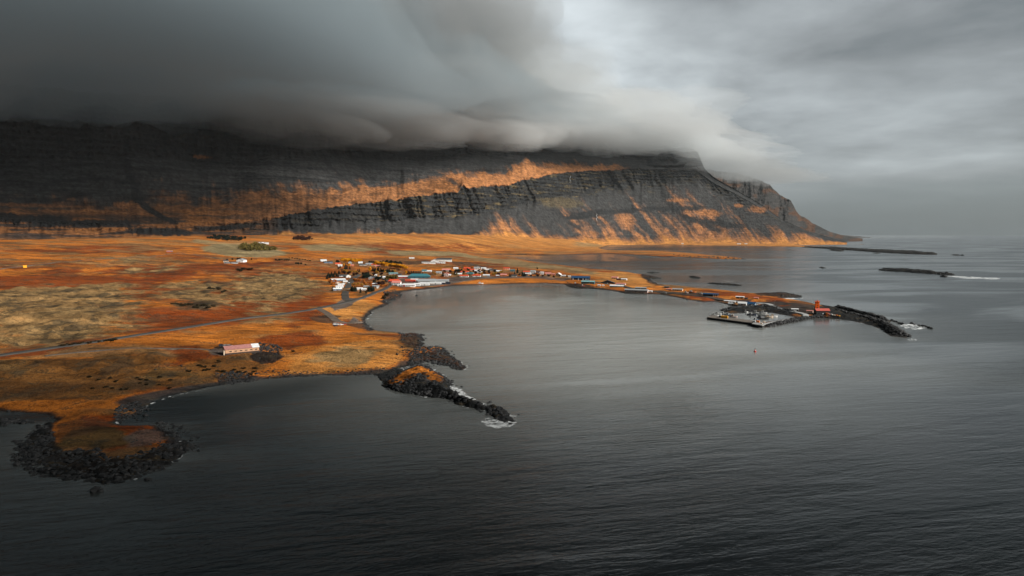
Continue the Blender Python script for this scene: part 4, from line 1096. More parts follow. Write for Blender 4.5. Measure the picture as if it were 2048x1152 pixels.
def rock_material():
    m, t = new_mat("basalt")
    g = t.node('ShaderNodeNewGeometry')
    n = t.noise(g.outputs['Position'], 0.7, 5, 0.65)
    c = t.mix(t.rng(t.add(t.mul(n, 0.7), t.mul(g.outputs['Random Per Island'], 0.35)), 0.3, 0.85), (0.007, 0.008, 0.009), (0.036, 0.037, 0.038))
    b = t.node('ShaderNodeBump'); b.inputs['Strength'].default_value = 0.7; b.inputs['Distance'].default_value = 0.4
    t.put(b.inputs['Height'], n)
    finish(t, principled(t, c, 0.7, 0.3, b.outputs[0]))
    return m
M_ROCKS = rock_material()

# ------------------------------------------------------------------ mesh builder
class MB:
    def __init__(self): self.v, self.f = [], []
    def quad_box(self, x0, x1, y0, y1, z0, z1, taper=0.0):
        b = len(self.v); cx, cy_ = (x0 + x1) / 2, (y0 + y1) / 2
        for z, k in ((z0, 1.0), (z1, 1.0 - taper)):
            for x, y in ((x0, y0), (x1, y0), (x1, y1), (x0, y1)):
                self.v.append((cx + (x - cx) * k, cy_ + (y - cy_) * k, z))
        self.f += [(b + 3, b + 2, b + 1, b), (b + 4, b + 5, b + 6, b + 7)] + [(b + i, b + (i + 1) % 4, b + 4 + (i + 1) % 4, b + 4 + i) for i in range(4)]
        return self
    def prism(self, poly, z0, z1, top_scale=1.0):
        b = len(self.v); n = len(poly); cx = sum(p[0] for p in poly) / n; cy_ = sum(p[1] for p in poly) / n
        self.v += [(x, y, z0) for x, y in poly] + [(cx + (x - cx) * top_scale, cy_ + (y - cy_) * top_scale, z1) for x, y in poly]
        self.f += [tuple(b + i for i in range(n))[::-1], tuple(b + n + i for i in range(n))]
        self.f += [(b + i, b + (i + 1) % n, b + n + (i + 1) % n, b + n + i) for i in range(n)]
        return self
    def tube(self, x, y, z0, z1, r0, r1, n=10):
        b = len(self.v)
        for z, r in ((z0, r0), (z1, r1)):
            self.v += [(x + r * math.cos(2 * math.pi * i / n), y + r * math.sin(2 * math.pi * i / n), z) for i in range(n)]
        self.f += [tuple(b + i for i in range(n))[::-1], tuple(b + n + i for i in range(n))]
        self.f += [(b + i, b + (i + 1) % n, b + n + (i + 1) % n, b + n + i) for i in range(n)]
        return self
    def bar(self, p, q, r, n=6):
        p, q = Vector(p), Vector(q); d = (q - p)
        m = d.to_track_quat('Z', 'Y').to_matrix(); b = len(self.v)
        for o in (p, q):
            self.v += [tuple(o + m @ Vector((r * math.cos(2 * math.pi * i / n), r * math.sin(2 * math.pi * i / n), 0))) for i in range(n)]
        self.f += [tuple(b + i for i in range(n))[::-1], tuple(b + n + i for i in range(n))]
        self.f += [(b + i, b + (i + 1) % n, b + n + (i + 1) % n, b + n + i) for i in range(n)]
        return self
    def gable_roof(self, x0, x1, y0, y1, z, h, over=0.4, th=0.25, along='x'):
        """A folded sheet with thickness: ridge along x or y."""
        if along == 'x':
            xs = (x0 - over, x1 + over); ym = (y0 + y1) / 2
            drop = h * over / max((y1 - y0) / 2, .1)
            sec = [(y0 - over, z - drop), (ym, z + h), (y1 + over, z - drop), (y1 + over, z - drop + th), (ym, z + h + th), (y0 - over, z - drop + th)]
            P = lambda a, s: (a, s[0], s[1])
        else:
            xs = (y0 - over, y1 + over); xm = (x0 + x1) / 2
            drop = h * over / max((x1 - x0) / 2, .1)
            sec = [(x0 - over, z - drop), (xm, z + h), (x1 + over, z - drop), (x1 + over, z - drop + th), (xm, z + h + th), (x0 - over, z - drop + th)]
            P = lambda a, s: (s[0], a, s[1])
        b = len(self.v)
        for a in xs: self.v += [P(a, s) for s in sec]
        self.f += [(b + i, b + (i + 1) % 6, b + 6 + (i + 1) % 6, b + 6 + i) for i in range(6)]
        for o in (0, 6): self.f += [(b + o, b + o + 1, b + o + 4, b + o + 5), (b + o + 1, b + o + 2, b + o + 3, b + o + 4)]
        return self
    def gable_wall(self, x0, x1, y0, y1, z0, z1, h, along='x'):
        """Walls with their gable triangles."""
        self.quad_box(x0, x1, y0, y1, z0, z1)
        b = len(self.v)
        if along == 'x':
            ym = (y0 + y1) / 2
            self.v += [(x0, y0, z1), (x0, y1, z1), (x0, ym, z1 + h), (x1, y0, z1), (x1, y1, z1), (x1, ym, z1 + h)]
        else:
            xm = (x0 + x1) / 2
            self.v += [(x0, y0, z1), (x1, y0, z1), (xm, y0, z1 + h), (x0, y1, z1), (x1, y1, z1), (xm, y1, z1 + h)]
        self.f += [(b, b + 1, b + 2), (b + 3, b + 4, b + 5), (b, b + 2, b + 5, b + 3), (b + 1, b + 4, b + 5, b + 2)]
        return self
    def loftrings(self, rings, cap=True):
        b = len(self.v); n = len(rings[0])
        for r in rings: self.v += list(r)
        for k in range(len(rings) - 1):
            self.f += [(b + k * n + i, b + k * n + (i + 1) % n, b + (k + 1) * n + (i + 1) % n, b + (k + 1) * n + i) for i in range(n)]
        if cap:
            self.f += [tuple(b + i for i in range(n))[::-1], tuple(b + (len(rings) - 1) * n + i for i in range(n))]
        return self
    def mesh(self, name, mat, smooth=False):
        me = bpy.data.meshes.new(name)
        me.from_pydata(self.v, [], self.f)
        bm = bmesh.new(); bm.from_mesh(me)
        bmesh.ops.recalc_face_normals(bm, faces=bm.faces); bm.to_mesh(me); bm.free()
        if smooth: me.polygons.foreach_set('use_smooth', [True] * len(me.polygons))
        me.materials.append(mat)
        return me
    def build(self, name, mat, parent=None, smooth=False):
        return link(bpy.data.objects.new(name, self.mesh(name, mat, smooth)), parent)

def empty_at(name, x, y, z, yaw=0.0, label=None, cat=None, group=None):
    """A thing's empty: its local x runs across the view, its local y away from the viewpoint, turned by yaw degrees."""
    o = bpy.data.objects.new(name, None)
    o.empty_display_size = 2
    o.location = (x, y, z); o.rotation_euler = (0, 0, -math.atan2(x, y) + R(yaw))
    link(o)
    return tag(o, label, cat, group)
def at_px(px, py): 
    x, y, z = place(px, py)
    return x, y, z, math.sqrt(x * x + y * y + (CAM_H - z) ** 2) / FPX
def copy_tree(o, parent=None):
    c = o.copy(); link(c, parent)
    for ch in list(o.children): copy_tree(ch, c)
    return c

# ------------------------------------------------------------------ roads
def resample(pts, step):
    P = np.asarray(pts, float); d = np.concatenate([[0], np.cumsum(np.hypot(*np.diff(P[:, :2], axis=0).T))])
    n = max(int(d[-1] / step), 2); t = np.linspace(0, d[-1], n)
    out = np.stack([np.interp(t, d, P[:, i]) for i in range(2)], 1)
    for _ in range(3): out[1:-1] = (out[:-2] + 2 * out[1:-1] + out[2:]) / 4
    return out
def road(name, pix, width, mat, lift=0.35, verge=0.0):
    P = resample(place_many(pix), 6.0)
    T = np.gradient(P, axis=0); T /= np.maximum(np.linalg.norm(T, axis=1, keepdims=True), 1e-9)
    N = np.stack([-T[:, 1], T[:, 0]], 1)
    zc = ground_h(P[:, 0], P[:, 1])
    for _ in range(4): zc[1:-1] = (zc[:-2] + 2 * zc[1:-1] + zc[2:]) / 4
    offs = [-width / 2 - 2.5, -width / 2, 0, width / 2, width / 2 + 2.5]
    zz = [-1.6, lift, lift + 0.08, lift, -1.6]
    L = P + N * offs[1]; Rr_ = P + N * offs[3]
    zc = np.maximum.reduce([zc, ground_h(L[:, 0], L[:, 1]) - 0.15, ground_h(Rr_[:, 0], Rr_[:, 1]) - 0.15])
    V = np.concatenate([np.stack([P[:, 0] + N[:, 0] * o, P[:, 1] + N[:, 1] * o, zc + z], 1)[None] for o, z in zip(offs, zz)])
    k, n = V.shape[:2]
    me = np_mesh(name, V.reshape(-1, 3), grid_faces(k, n), mat, False)
    return tag(link(bpy.data.objects.new(name, me)), kind='structure')
road("road", [(-80, 723), (0, 711), (100, 697), (200, 683), (300, 667), (400, 651), (480, 638), (560, 629), (620, 620), (660, 612), (700, 603), (735, 592), (760, 582), (776, 574), (784, 569), (777, 563), (768, 557)], 6.8, ASPH, 0.7)
road("road", [(700, 603), (691, 598), (690, 590), (693, 578), (700, 565), (709, 555), (718, 549)], 9.5, ASPH, 0.3)
road("road", [(638, 618), (655, 627), (668, 638), (678, 645), (700, 647), (716, 644)], 8, GRAVELM, 0.25)
road("road", [(-60, 545), (0, 538), (50, 533), (100, 527), (160, 521), (220, 517), (300, 514)], 6, GRAVELM, 0.3)
road("path", [(90, 712), (180, 702), (260, 697), (340, 697), (420, 700)], 3.4, GRAVELM, 0.3)
road("path", [(300, 514), (360, 505), (420, 514), (450, 519)], 4, GRAVELM, 0.2)
road("road", [(784, 569), (800, 574), (860, 571), (905, 564), (960, 556.5), (1020, 554.5), (1080, 552.5), (1125, 557), (1180, 562), (1230, 571), (1270, 577.5), (1330, 586), (1390, 591), (1450, 601)], 7, ASPH, 0.3)
road("road", [(1060, 553), (1050, 549), (1062, 546)], 6, ASPH, 0.25)
road("road", [(905, 524), (940, 528), (985, 537)], 6, ASPH, 0.25)
road("road", [(1450, 601), (1500, 606), (1531, 606.5), (1541, 609), (1548, 613.5), (1570, 620), (1600, 626.5), (1618, 630.5), (1600, 637), (1575, 640.5), (1550, 645), (1530, 649)], 6, PALEROAD, 0.5)

# ------------------------------------------------------------------ stones
def stone_shapes(k=7):
    out = []
    for s in range(k):
        bm = bmesh.new(); bmesh.ops.create_icosphere(bm, subdivisions=1, radius=1.0)
        rr = random.Random(s)
        for v in bm.verts:
            v.co *= rr.uniform(0.68, 1.25)
            v.co.z *= 0.72
        V = np.array([v.co[:] for v in bm.verts]); Fc = np.array([[v.index for v in f.verts] for f in bm.faces]); bm.free()
        out.append((V, Fc))
    return out
STONES = stone_shapes()
def stones(name, spots, sizes, zs, mat, smooth=False):
    """All stones of one shore as one mesh."""
    Vs, Fs, off = [], [], 0
    for (x, y), s, z in zip(spots, sizes, zs):
        V, Fc = STONES[int(rng.integers(len(STONES)))]
        a = rng.uniform(0, 6.28); c, sn = math.cos(a), math.sin(a)
        sc = s * rng.uniform(0.75, 1.3, 3)
        W = V * sc
        W = np.stack([W[:, 0] * c - W[:, 1] * sn + x, W[:, 0] * sn + W[:, 1] * c + y, W[:, 2] + z], 1)
        Vs.append(W); Fs.append(Fc + off); off += len(V)
    me = np_mesh(name, np.concatenate(Vs), np.concatenate(Fs), mat, smooth)
    return link(bpy.data.objects.new(name, me))
ISLE_W = [sea_pt(*p) for p in ISLE_TOP]
def scatter(poly, n, smin, smax, sink=0.2, lo=-0.6, clump=None):
    W = np.array([sea_pt(*p) for p in poly]); a, b = W.min(0), W.max(0)
    S_ = []
    for _ in range(60):
        q = rng.uniform(a, b, (n * 2, 2)); q = q[poly_sd(q[:, 0], q[:, 1], W) > 0]
        S_.append(q)
        if sum(map(len, S_)) > n: break
    q = np.concatenate(S_)[:n]
    z = ground_h(q[:, 0], q[:, 1])
    keep = (z > lo)
    keep &= poly_sd(q[:, 0], q[:, 1], ISLE_W) < 0.5
    if clump: keep &= fbm(q[:, 0] / 9, q[:, 1] / 9, 3, 77) > clump
    q, z = q[keep], np.maximum(z[keep], -0.3)
    s = 0.62 * (smin + (smax - smin) * rng.random(len(q)) ** 2.6)
    return list(map(tuple, q)), list(s), list(z + s * 0.2 - sink)
def shore(name, jobs):
    sp, sz, zz = [], [], []
    for j in jobs:
        a, b, c = scatter(*j); sp += a; sz += b; zz += c
    o = stones(name, sp, sz, zz, M_ROCKS)
    return tag(o, kind='stuff')
PEN = [(40, 862), (100, 852), (112, 880), (100, 905), (125, 908), (200, 908), (215, 925), (262, 920), (300, 908), (336, 886), (332, 866), (318, 852), (300, 846), (345, 855), (385, 895), (330, 940), (230, 970), (90, 958), (20, 908)]
shore("shore_rocks", [
    (PEN, 2600, 0.5, 2.3), ([(0, 838), (60, 840), (110, 870), (90, 905), (130, 950), (60, 945), (20, 925), (40, 890), (0, 865)], 1000, 0.6, 2.4, -.15, -20, .50), ([(320, 842), (360, 850), (410, 885), (395, 905), (350, 900), (345, 870)], 260, 0.4, 1.6, -.12, -20, .51), ([(60, 930), (220, 950), (250, 975), (150, 962), (50, 950)], 300, 0.4, 1.6, -.12, -20, .51), ([(265, 815), (305, 815), (300, 840), (265, 845)], 160, .4, 1.6, -.12, -20, .5), ([(0, 820), (110, 835), (100, 870), (40, 865), (0, 845)], 260, 0.4, 1.5), ([(280, 806), (240, 815), (225, 838), (240, 850), (290, 838)], 320, 0.5, 2.2),
    ([(250, 845), (320, 848), (340, 866), (300, 852)], 140, 0.4, 1.3), ([(270, 860), (335, 862), (340, 885), (300, 905), (250, 908)], 260, 0.4, 1.2, .35),
    ([(430, 755), (480, 748), (520, 751), (500, 768), (440, 772)], 420, 0.5, 2.0), ([(520, 748), (700, 745), (790, 735), (780, 750), (700, 756), (540, 762)], 700, 0.4, 1.5),
    ([(330, 735), (440, 745), (330, 775), (270, 785)], 160, 0.3, 1.2, .3)])
shore("shore_rocks", [
    ([(772, 770), (790, 750), (835, 733), (872, 740), (900, 762), (935, 788), (975, 808), (970, 818), (900, 803), (800, 788), (775, 782)], 2600, 0.6, 2.4),
    ([(880, 745), (935, 780), (985, 805), (1040, 830), (1020, 850), (960, 825), (900, 790)], 420, 0.5, 2.0, -.1, -20, .54), ([(800, 700), (870, 715), (870, 735), (790, 745), (765, 775)], 420, 0.4, 1.6, -.1, -20, .51), ([(840, 665), (880, 690), (905, 700), (950, 735), (900, 735), (850, 700)], 300, 0.4, 1.8, -.1, -20, .53),
    ([(970, 812), (1010, 820), (1028, 842), (1000, 845), (978, 828)], 380, 0.7, 2.4),
    ([(830, 700), (885, 694), (932, 735), (920, 742), (870, 728), (815, 734), (820, 715)], 1500, 0.6, 2.3), ([(796, 664), (850, 666), (848, 698), (815, 698), (800, 682)], 520, 0.5, 1.9),
    ([(730, 662), (728, 630), (770, 606), (776, 615), (742, 640), (745, 665)], 420, 0.5, 1.7), ([(764, 608), (768, 588), (790, 582), (806, 588), (795, 602), (775, 608)], 420, 0.9, 2.6),
    ([(790, 584), (910, 570), (910, 574), (800, 592)], 220, 0.6, 1.8), ([(495, 712), (520, 704), (555, 706), (567, 715), (545, 726), (518, 728), (500, 720)], 700, 0.6, 1.9),
    ([(617, 634), (640, 632), (668, 642), (640, 646)], 120, 0.4, 1.2), ([(690, 645), (728, 643), (745, 655), (742, 662), (715, 656)], 120, 0.4, 1.4)])
shore("shore_rocks", [
    ([(1130, 566), (1200, 577), (1300, 588), (1400, 603), (1400, 608), (1250, 592), (1140, 580)], 420, 1.0, 2.6), ([(1280, 546), (1325, 553), (1335, 572), (1300, 566), (1285, 555)], 420, 1.2, 3.6),
    ([(1510, 587), (1558, 583), (1605, 592), (1600, 597), (1555, 595), (1520, 592)], 620, 1.0, 3.0), ([(1120, 529), (1160, 534), (1200, 539), (1250, 542), (1250, 545), (1180, 540)], 90, 1.5, 4.0),
    ([(1340, 512), (1440, 516), (1495, 517.5), (1495, 519.5), (1400, 518)], 160, 2, 6.0), ([(1752, 539), (1910, 548), (1910, 551), (1760, 542)], 620, 1.6, 4.6), ([(1600, 494), (1875, 507), (1875, 510), (1700, 501)], 420, 3, 7.0),
    ([(1376, 552), (1402, 555), (1400, 557), (1378, 555)], 110, 1.0, 3.0), ([(1412, 565), (1484, 570), (1484, 572), (1414, 568)], 180, 1.0, 2.8), ([(1655, 499), (1690, 500.5), (1688, 503), (1660, 502)], 80, 2, 5)])
def mole_stones(name, label, lines, n, smin, smax, half, top, cat="breakwater"):
    """Armour stone heaped along a centre line."""
    sp, sz, zz = [], [], []
    for pix, hw in lines:
        P = resample([sea_pt(*p) for p in pix], 1.5)
        T = np.gradient(P, axis=0); T /= np.linalg.norm(T, axis=1, keepdims=True); N = np.stack([-T[:, 1], T[:, 0]], 1)
        k = int(n * len(P) / 100)
        i = rng.integers(0, len(P), k); u = rng.uniform(-1, 1, k)
        w_ = hw * half
        q = P[i] + N[i] * (u * w_)[:, None] + rng.normal(0, .4, (k, 2))
        endf = np.minimum(np.minimum(i, len(P) - 1 - i) / 8.0, 1)
        s = smin + (smax - smin) * rng.random(k) ** 1.8
        sp += list(map(tuple, q)); sz += list(s); zz += list(-0.6 + (top + 0.6) * (1 - np.abs(u) ** 1.6) * (0.35 + .65 * endf))
    return tag(stones(name, sp, sz, zz, M_ROCKS), label, cat)
mole_stones("breakwater", "long dark boulder breakwater curving seaward from the red-roofed building", [([(1665, 623), (1700, 632), (1735, 640), (1762, 648), (1780, 657), (1795, 667), (1806, 673)], 1.0), ([(1668, 616), (1700, 624), (1740, 634), (1774, 643)], .6)], 800, 0.8, 2.0, 7.5, 4.0)
mole_stones("inner_breakwater", "dark boulder mole closing the landward side of the small boat basin", [([(1446, 621.5), (1480, 618), (1530, 616), (1560, 621), (1596, 630)], 1.0)], 900, 0.9, 2.0, 6.5, 3.2)
mole_stones("road_breakwater", "boulder slope below the pale harbour road, seaward side of the basin", [([(1535, 653.5), (1560, 647.5), (1590, 641.5), (1612, 637), (1640, 634.5), (1662, 636)], 1.0)], 620, 0.8, 1.8, 4.0, 2.4)
LONE = [(190, 983, 1.9, "solitary dark rock awash off the near headland"), (306, 938, 1.6, "dark rock just off the white-washed corner of the near headland"), (294, 960, 1.0, "small dark rock furthest right off the near headland's tip"),
        (290, 832, 1.2, "round dark rock beside the black sand cove"), (319, 847, 1.5, "dark rock at the north-east corner of the near headland"), (833, 591, 1.8, "small black rock alone in the bay below the white factory"),
        (837, 683, 2.0, "dark stone in the shallows beside the seaweed-dark shore"), (1888, 553.4, 6.0, "black rock in the white surf beyond the outer skerry"), (1925, 511, 6, "tiny far rock right of the long low reef")]
for px, py, s, lab in LONE:
    x, y = sea_pt(px, py)
    o = stones("sea_rock", [(0, 0), (s * .8, s * .3), (-s * .6, s * .5)], [s, s * .7, s * .6], [0.25 * s, .1 * s, .1 * s], M_ROCKS)
    o.location = (x, y, 0); tag(o, lab, "rock")
ordn = ["first", "second", "third", "fourth", "fifth", "sixth", "seventh", "eighth", "ninth", "tenth", "eleventh", "twelfth", "thirteenth", "fourteenth", "fifteenth", "sixteenth", "seventeenth", "eighteenth", "nineteenth", "twentieth"]
for i, (px, py, s) in enumerate([(1783, 641, 2.2), (1789, 643, 1.8), (1793, 644, 1.6), (1799, 647, 1.8), (1804, 648.5, 2.2), (1823, 648, 2.0), (1828, 649.5, 1.6), (1838, 651.5, 1.5), (1846, 652.5, 1.8), (1851, 653.5, 1.7), (1858, 656, 2.0), (1863, 657.5, 1.3)]):
    x, y = sea_pt(px, py)
    o = stones("boulder", [(0, 0), (s * .7, .3)], [s, s * .6], [.5, .2], M_ROCKS); o.location = (x, y, 0)
    tag(o, f"{ordn[i]} boulder from the land in the line of stones off the breakwater's end", "boulder", "boulders off the breakwater's end")
# ------------------------------------------------------------------ houses
def house(px, py, w, hw, hr, wall, roof, lab, yaw=0, along='x', depth=None, win=2, name='house', cat='house', chim=False, door=True, rows=1, base=None, group=None, basecol=None):
    x, y, z, s = at_px(px, py)
    W, H, RH = w * s, hw * s, max(hr * s, 0.7)
    D = depth * s if depth else min(max(0.62 * W, 6.0), 14.0)
    if along == 'y' and not depth: D = max(W * 1.2, 8.0)
    o = empty_at(name, x, y, z, yaw, lab, cat, group)
    x0, x1 = -W / 2, W / 2
    MB().gable_wall(x0, x1, 0, D, -2.5, H, RH, along).build('wall', wall, o)
    if basecol:
        MB().quad_box(x0 - .06, x1 + .06, -.06, D + .06, -2.4, 1.1).build('foundation', basecol, o)
    rf = MB().gable_roof(x0, x1, 0, D, H, RH, min(0.5, .08 * W), 0.22, along).build('roof', roof, o)
    if chim:
        cx = W * 0.18 if along == 'x' else 0
        MB().quad_box(cx - .4, cx + .4, D / 2 - .4, D / 2 + .4, H + RH * .7, H + RH + 1.1).build('chimney', wall, rf)
    if win:
        me = MB().quad_box(-.55, .55, -.07, .05, 0, 1.15).mesh('window', GLASS)
        for r_ in range(rows):
            zz = H * (0.36 if rows == 1 else 0.18 + r_ * 0.5 / max(rows - 1, 1) * 1.0)
            for i in range(win):
                wx = x0 + W * (i + 0.5 + (0.12 if door and i >= win / 2 else -0.12 if door else 0)) / win
                if abs(wx) > W / 2 - .7: wx = math.copysign(W / 2 - .8, wx)
                c = link(bpy.data.objects.new('window', me), o); c.location = (wx, 0, zz)
    if door:
        MB().quad_box(-.5, .5, -.09, .05, 0, min(2.1, H * .8)).build('door', DARKW if wall is not DARKW else R_WHITE, o)
    return o
def hipped(px, py, w, hw, hr, wall, roof, lab, yaw=0, depth=8, win=3, name='house', cat='house', group=None):
    x, y, z, s = at_px(px, py)
    W, H, RH, D = w * s, hw * s, hr * s, depth * s
    o = empty_at(name, x, y, z, yaw, lab, cat, group)
    MB().quad_box(-W / 2, W / 2, 0, D, -2.5, H).build('wall', wall, o)
    m = MB(); e = .5; q = min(W, D) * .45
    m.v = [(-W / 2 - e, -e, H + .02), (W / 2 + e, -e, H + .02), (W / 2 + e, D + e, H + .02), (-W / 2 - e, D + e, H + .02), (-W / 2 + q, D / 2, H + RH), (W / 2 - q, D / 2, H + RH)]
    m.f = [(0, 1, 5, 4), (1, 2, 5), (2, 3, 4, 5), (3, 0, 4), (3, 2, 1, 0)]
    m.build('roof', roof, o)
    me = MB().quad_box(-.7, .7, -.07, .05, 0, 1.3).mesh('window', GLASS)
    for i in range(win):
        c = link(bpy.data.objects.new('window', me), o); c.location = (-W / 2 + W * (i + .5) / win, 0, H * .35)
    return o
def shed(px, py, w, hw, wall, roof, lab, yaw=0, depth=6, name='shed', cat='shed', slope=0.8, win=0, door=True, group=None):
    """Flat or single-pitch building."""
    x, y, z, s = at_px(px, py)
    W, H, D = w * s, hw * s, depth * s
    o = empty_at(name, x, y, z, yaw, lab, cat, group)
    MB().quad_box(-W / 2, W / 2, 0, D, -2.5, H).build('wall', wall, o)
    m = MB(); e = .35
    m.v = [(-W / 2 - e, -e, H + .02), (W / 2 + e, -e, H + .02), (W / 2 + e, D + e, H + .02), (-W / 2 - e, D + e, H + .02),
           (-W / 2 - e, -e, H + .3), (W / 2 + e, -e, H + .3), (W / 2 + e, D + e, H + .3 + slope * s), (-W / 2 - e, D + e, H + .3 + slope * s)]
    m.f = [(3, 2, 1, 0), (4, 5, 6, 7), (0, 1, 5, 4), (1, 2, 6, 5), (2, 3, 7, 6), (3, 0, 4, 7)]
    m.build('roof', roof, o)
    if win:
        me = MB().quad_box(-.7, .7, -.07, .05, 0, 1.2).mesh('window', GLASS)
        for i in range(win):
            c = link(bpy.data.objects.new('window', me), o); c.location = (-W / 2 + W * (i + .5) / win, 0, H * .4)
    if door:
        MB().quad_box(W * .28, W * .28 + min(2.6, W * .2), -.09, .05, 0, H * .72).build('door', DARKW if wall is not DARKW else R_GREY, o)
    return o

H_ = house
# west end of the village
H_(647.5, 523.2, 11, 2.0, 1.8, WHITE, R_WHITE, "white house at the far upper-left edge of the village, a conifer behind", 8)
H_(657, 526.4, 16, 2.2, 1.4, BLUEW, R_DARK, "long slate-blue house just right of the upper-left white house", 10, win=4)
H_(676, 529.6, 10, 1.8, 2.0, CREAM, R_RED, "small red-roofed house below the round dark tree, upper left of the village", 0)
H_(681, 532.5, 9, 1.6, 1.4, WHITE, R_WHITE, "white-roofed house directly in front of the upper-left red-roofed house", 5)
H_(700, 527.2, 7, 2.4, 1.8, GREYW, R_GREY, "grey-blue house between the yellow trees and the tallest conifers", 0, 'y')
H_(703, 532.0, 9, 1.6, 1.2, ORANGEW, R_PINK, "orange-walled low house right of the tallest conifer group", 0)
H_(721, 527.4, 8, 2.2, 1.6, WHITE, R_WHITE, "white house below the right end of the upper yellow trees", 0, chim=True)
H_(726, 531.0, 14, 1.5, 1.0, WHITE, R_DARK, "long low white house with a dark roof in the upper street row", 4, win=4)
H_(737.5, 530.2, 12, 2.4, 1.6, GREYW, R_GREY, "grey house with a broad grey roof beside the upper red roof", -8, win=3)
H_(748, 531.5, 10, 1.8, 1.8, CREAM, R_RED, "red-roofed house just left of the long yellow tree row", -6)
H_(755.5, 533.2, 10, 1.4, 1.4, PINKW, R_PINK, "pale pink-roofed house under the left end of the long yellow tree row", -6)
# street on the left
H_(678, 562.0, 27, 2.4, 1.8, BLUEW, R_WHITE, "long slate-blue house with a white roof, left of the wide street", 16, win=6)
H_(687, 553.5, 16, 2.2, 1.6, GREYW, R_DARK, "dark-roofed house behind the long white roof on the wide street", 14, win=3)
H_(697, 555.0, 9, 3.0, 2.4, WHITE, R_GREY, "white gabled house at the upper bend of the wide street", 12, 'y')
H_(691, 564.6, 8, 1.6, 1.4, WHITE, R_WHITE, "small white house where the driveway meets the wide street", 10)
H_(676.5, 567.8, 9, 2.0, 2.0, CREAM, R_PINK, "pink-gabled cottage left of the wide street", 8, 'y')
H_(682.5, 571.0, 12, 1.8, 1.4, PINKW, R_WHITE, "pale pink house with a white roof, second up from the street's lower end", 8)
H_(679.5, 575.2, 14, 2.0, 1.6, WHITE, R_WHITE, "broad white-roofed house between two others at the street's lower end", 6)
H_(675.5, 580.8, 16, 2.8, 1.8, BLUEW, R_WHITE, "blue-walled white-roofed house, lowest on the left of the wide street", 6, win=4)
# between the streets
H_(718.5, 579.4, 13, 2.2, 1.6, WHITE, R_WHITE, "white-roofed house half hidden between the two big conifer clumps", 0)
H_(728, 580.4, 9, 2.0, 1.4, WHITE, R_WHITE, "smaller white-roofed house right of the lone front conifer", 0)
H_(733, 574.6, 11, 1.8, 1.2, GREYW, R_GREY, "grey-roofed bungalow behind the right front conifer clump", -6)
H_(750, 569.6, 11, 1.8, 1.2, ORANGEW, R_WHITE, "orange-walled house with a white roof under the maroon bushes", -6)
H_(751, 574.2, 13, 1.8, 1.4, BLUEW, R_GREY, "purple-grey roofed house just above the small white garden shed", -8)
shed(755.5, 576.6, 4, 2.0, WHITE, R_WHITE, "tiny white garden shed on the slope above the main road", 0, 4)
H_(741, 558.6, 7, 3.2, 1.8, GREYW, R_GREY, "grey two-storey house right of the round dark tree clump", 0, 'y', rows=2)
H_(749, 556.0, 11, 2.0, 1.6, BLUEW, R_DARK, "blue-grey roofed house behind the dark trees in the middle of the village", 0)
H_(765, 556.4, 10, 2.2, 1.6, WHITE, R_WHITE, "white house at the left foot of the big olive tree", -4)
H_(751.5, 551.4, 5, 1.6, 1.0, WHITE, R_WHITE, "tiny white-roofed house just below the golden tree by the conifer row", 0, win=1)
H_(786.5, 548.6, 17, 1.8, 1.2, GREYW, R_LTEAL, "long pale grey-green roofed house behind the olive tree", -3, win=5)
H_(799, 551.0, 8, 1.8, 1.2, GREYW, R_DARK, "dark-roofed small house right of the long pale grey-green roof", -3)
hipped(788, 564.8, 23, 3.0, 3.2, REDW, R_RED, "big red-walled house under a broad red hipped roof by the road bend", -6, 9, 4)
H_(792, 570.6, 17, 5.0, 3.4, WHITE, R_PINK, "tall white two-storey house with a pink roof by the road bend", -14, win=4, rows=2)
# harbour-side works
hipped(838, 556.4, 44, 3.4, 5.2, TEALW, R_TEAL, "large teal-roofed hall, the biggest roof of the village", -4, 16, 5, 'hall', 'hall')
H_(807, 556.0, 20, 2.6, 1.6, REDW, R_WHITE, "red-walled shed with a long white roof left of the teal hall", -4, win=0, name='warehouse', cat='warehouse')
H_(820, 563.4, 19, 2.4, 1.6, REDW, R_RED, "red-roofed store between the red house and the grey hall", -8, win=0, name='warehouse', cat='warehouse')
H_(829, 561.6, 15, 2.4, 1.4, GREYW, R_WHITE, "white-roofed store joining the teal hall to the grey hall", -4, win=0, name='warehouse', cat='warehouse')
H_(853, 566.0, 34, 4.0, 3.6, GREYW, R_GREY, "wide grey-roofed fish hall in front of the teal hall", -5, win=0, name='hall', cat='hall')
H_(880, 565.0, 34, 3.4, 2.6, GREYW, R_GREY, "lower grey-roofed hall at the right end of the waterside works", -4, win=0, name='hall', cat='hall')
H_(871, 568.4, 22, 2.8, 1.2, WHITE, R_WHITE, "white loading shed in front of the right grey hall", -6, win=0, name='warehouse', cat='warehouse')
H_(800, 572.4, 10, 3.0, .8, WHITE, R_WHITE, "white end block leftmost on the waterside, beside the red door", -6, win=1, name='warehouse', cat='warehouse')
o = H_(817.5, 573.6, 24, 3.6, 2.2, WHITE, R_WHITE, "long white waterside factory with a strip of dark windows", -6, win=8, door=False, name='factory', cat='factory')
W_ = 24 * at_px(817.5, 573.6)[3]
MB().quad_box(-W_ / 2 + .6, -W_ / 2 + 3.6, -.12, .05, 0, 3.6).build('door', REDW, o)
H_(834, 572.2, 12, 4.2, 1.4, WHITE, R_WHITE, "white waterside block with three square windows", -6, win=3, door=False, name='factory', cat='factory')
H_(849, 570.8, 18, 3.6, 1.8, WHITE, R_WHITE, "white waterside shed with a bright roof right of the square windows", -6, win=0, name='factory', cat='factory')
shed(884.5, 568.4, 10, 3.4, DARKBLUE, R_WHITE, "dark blue container block with a white top, left of two by the shore", -4, 5, 'container', 'container')
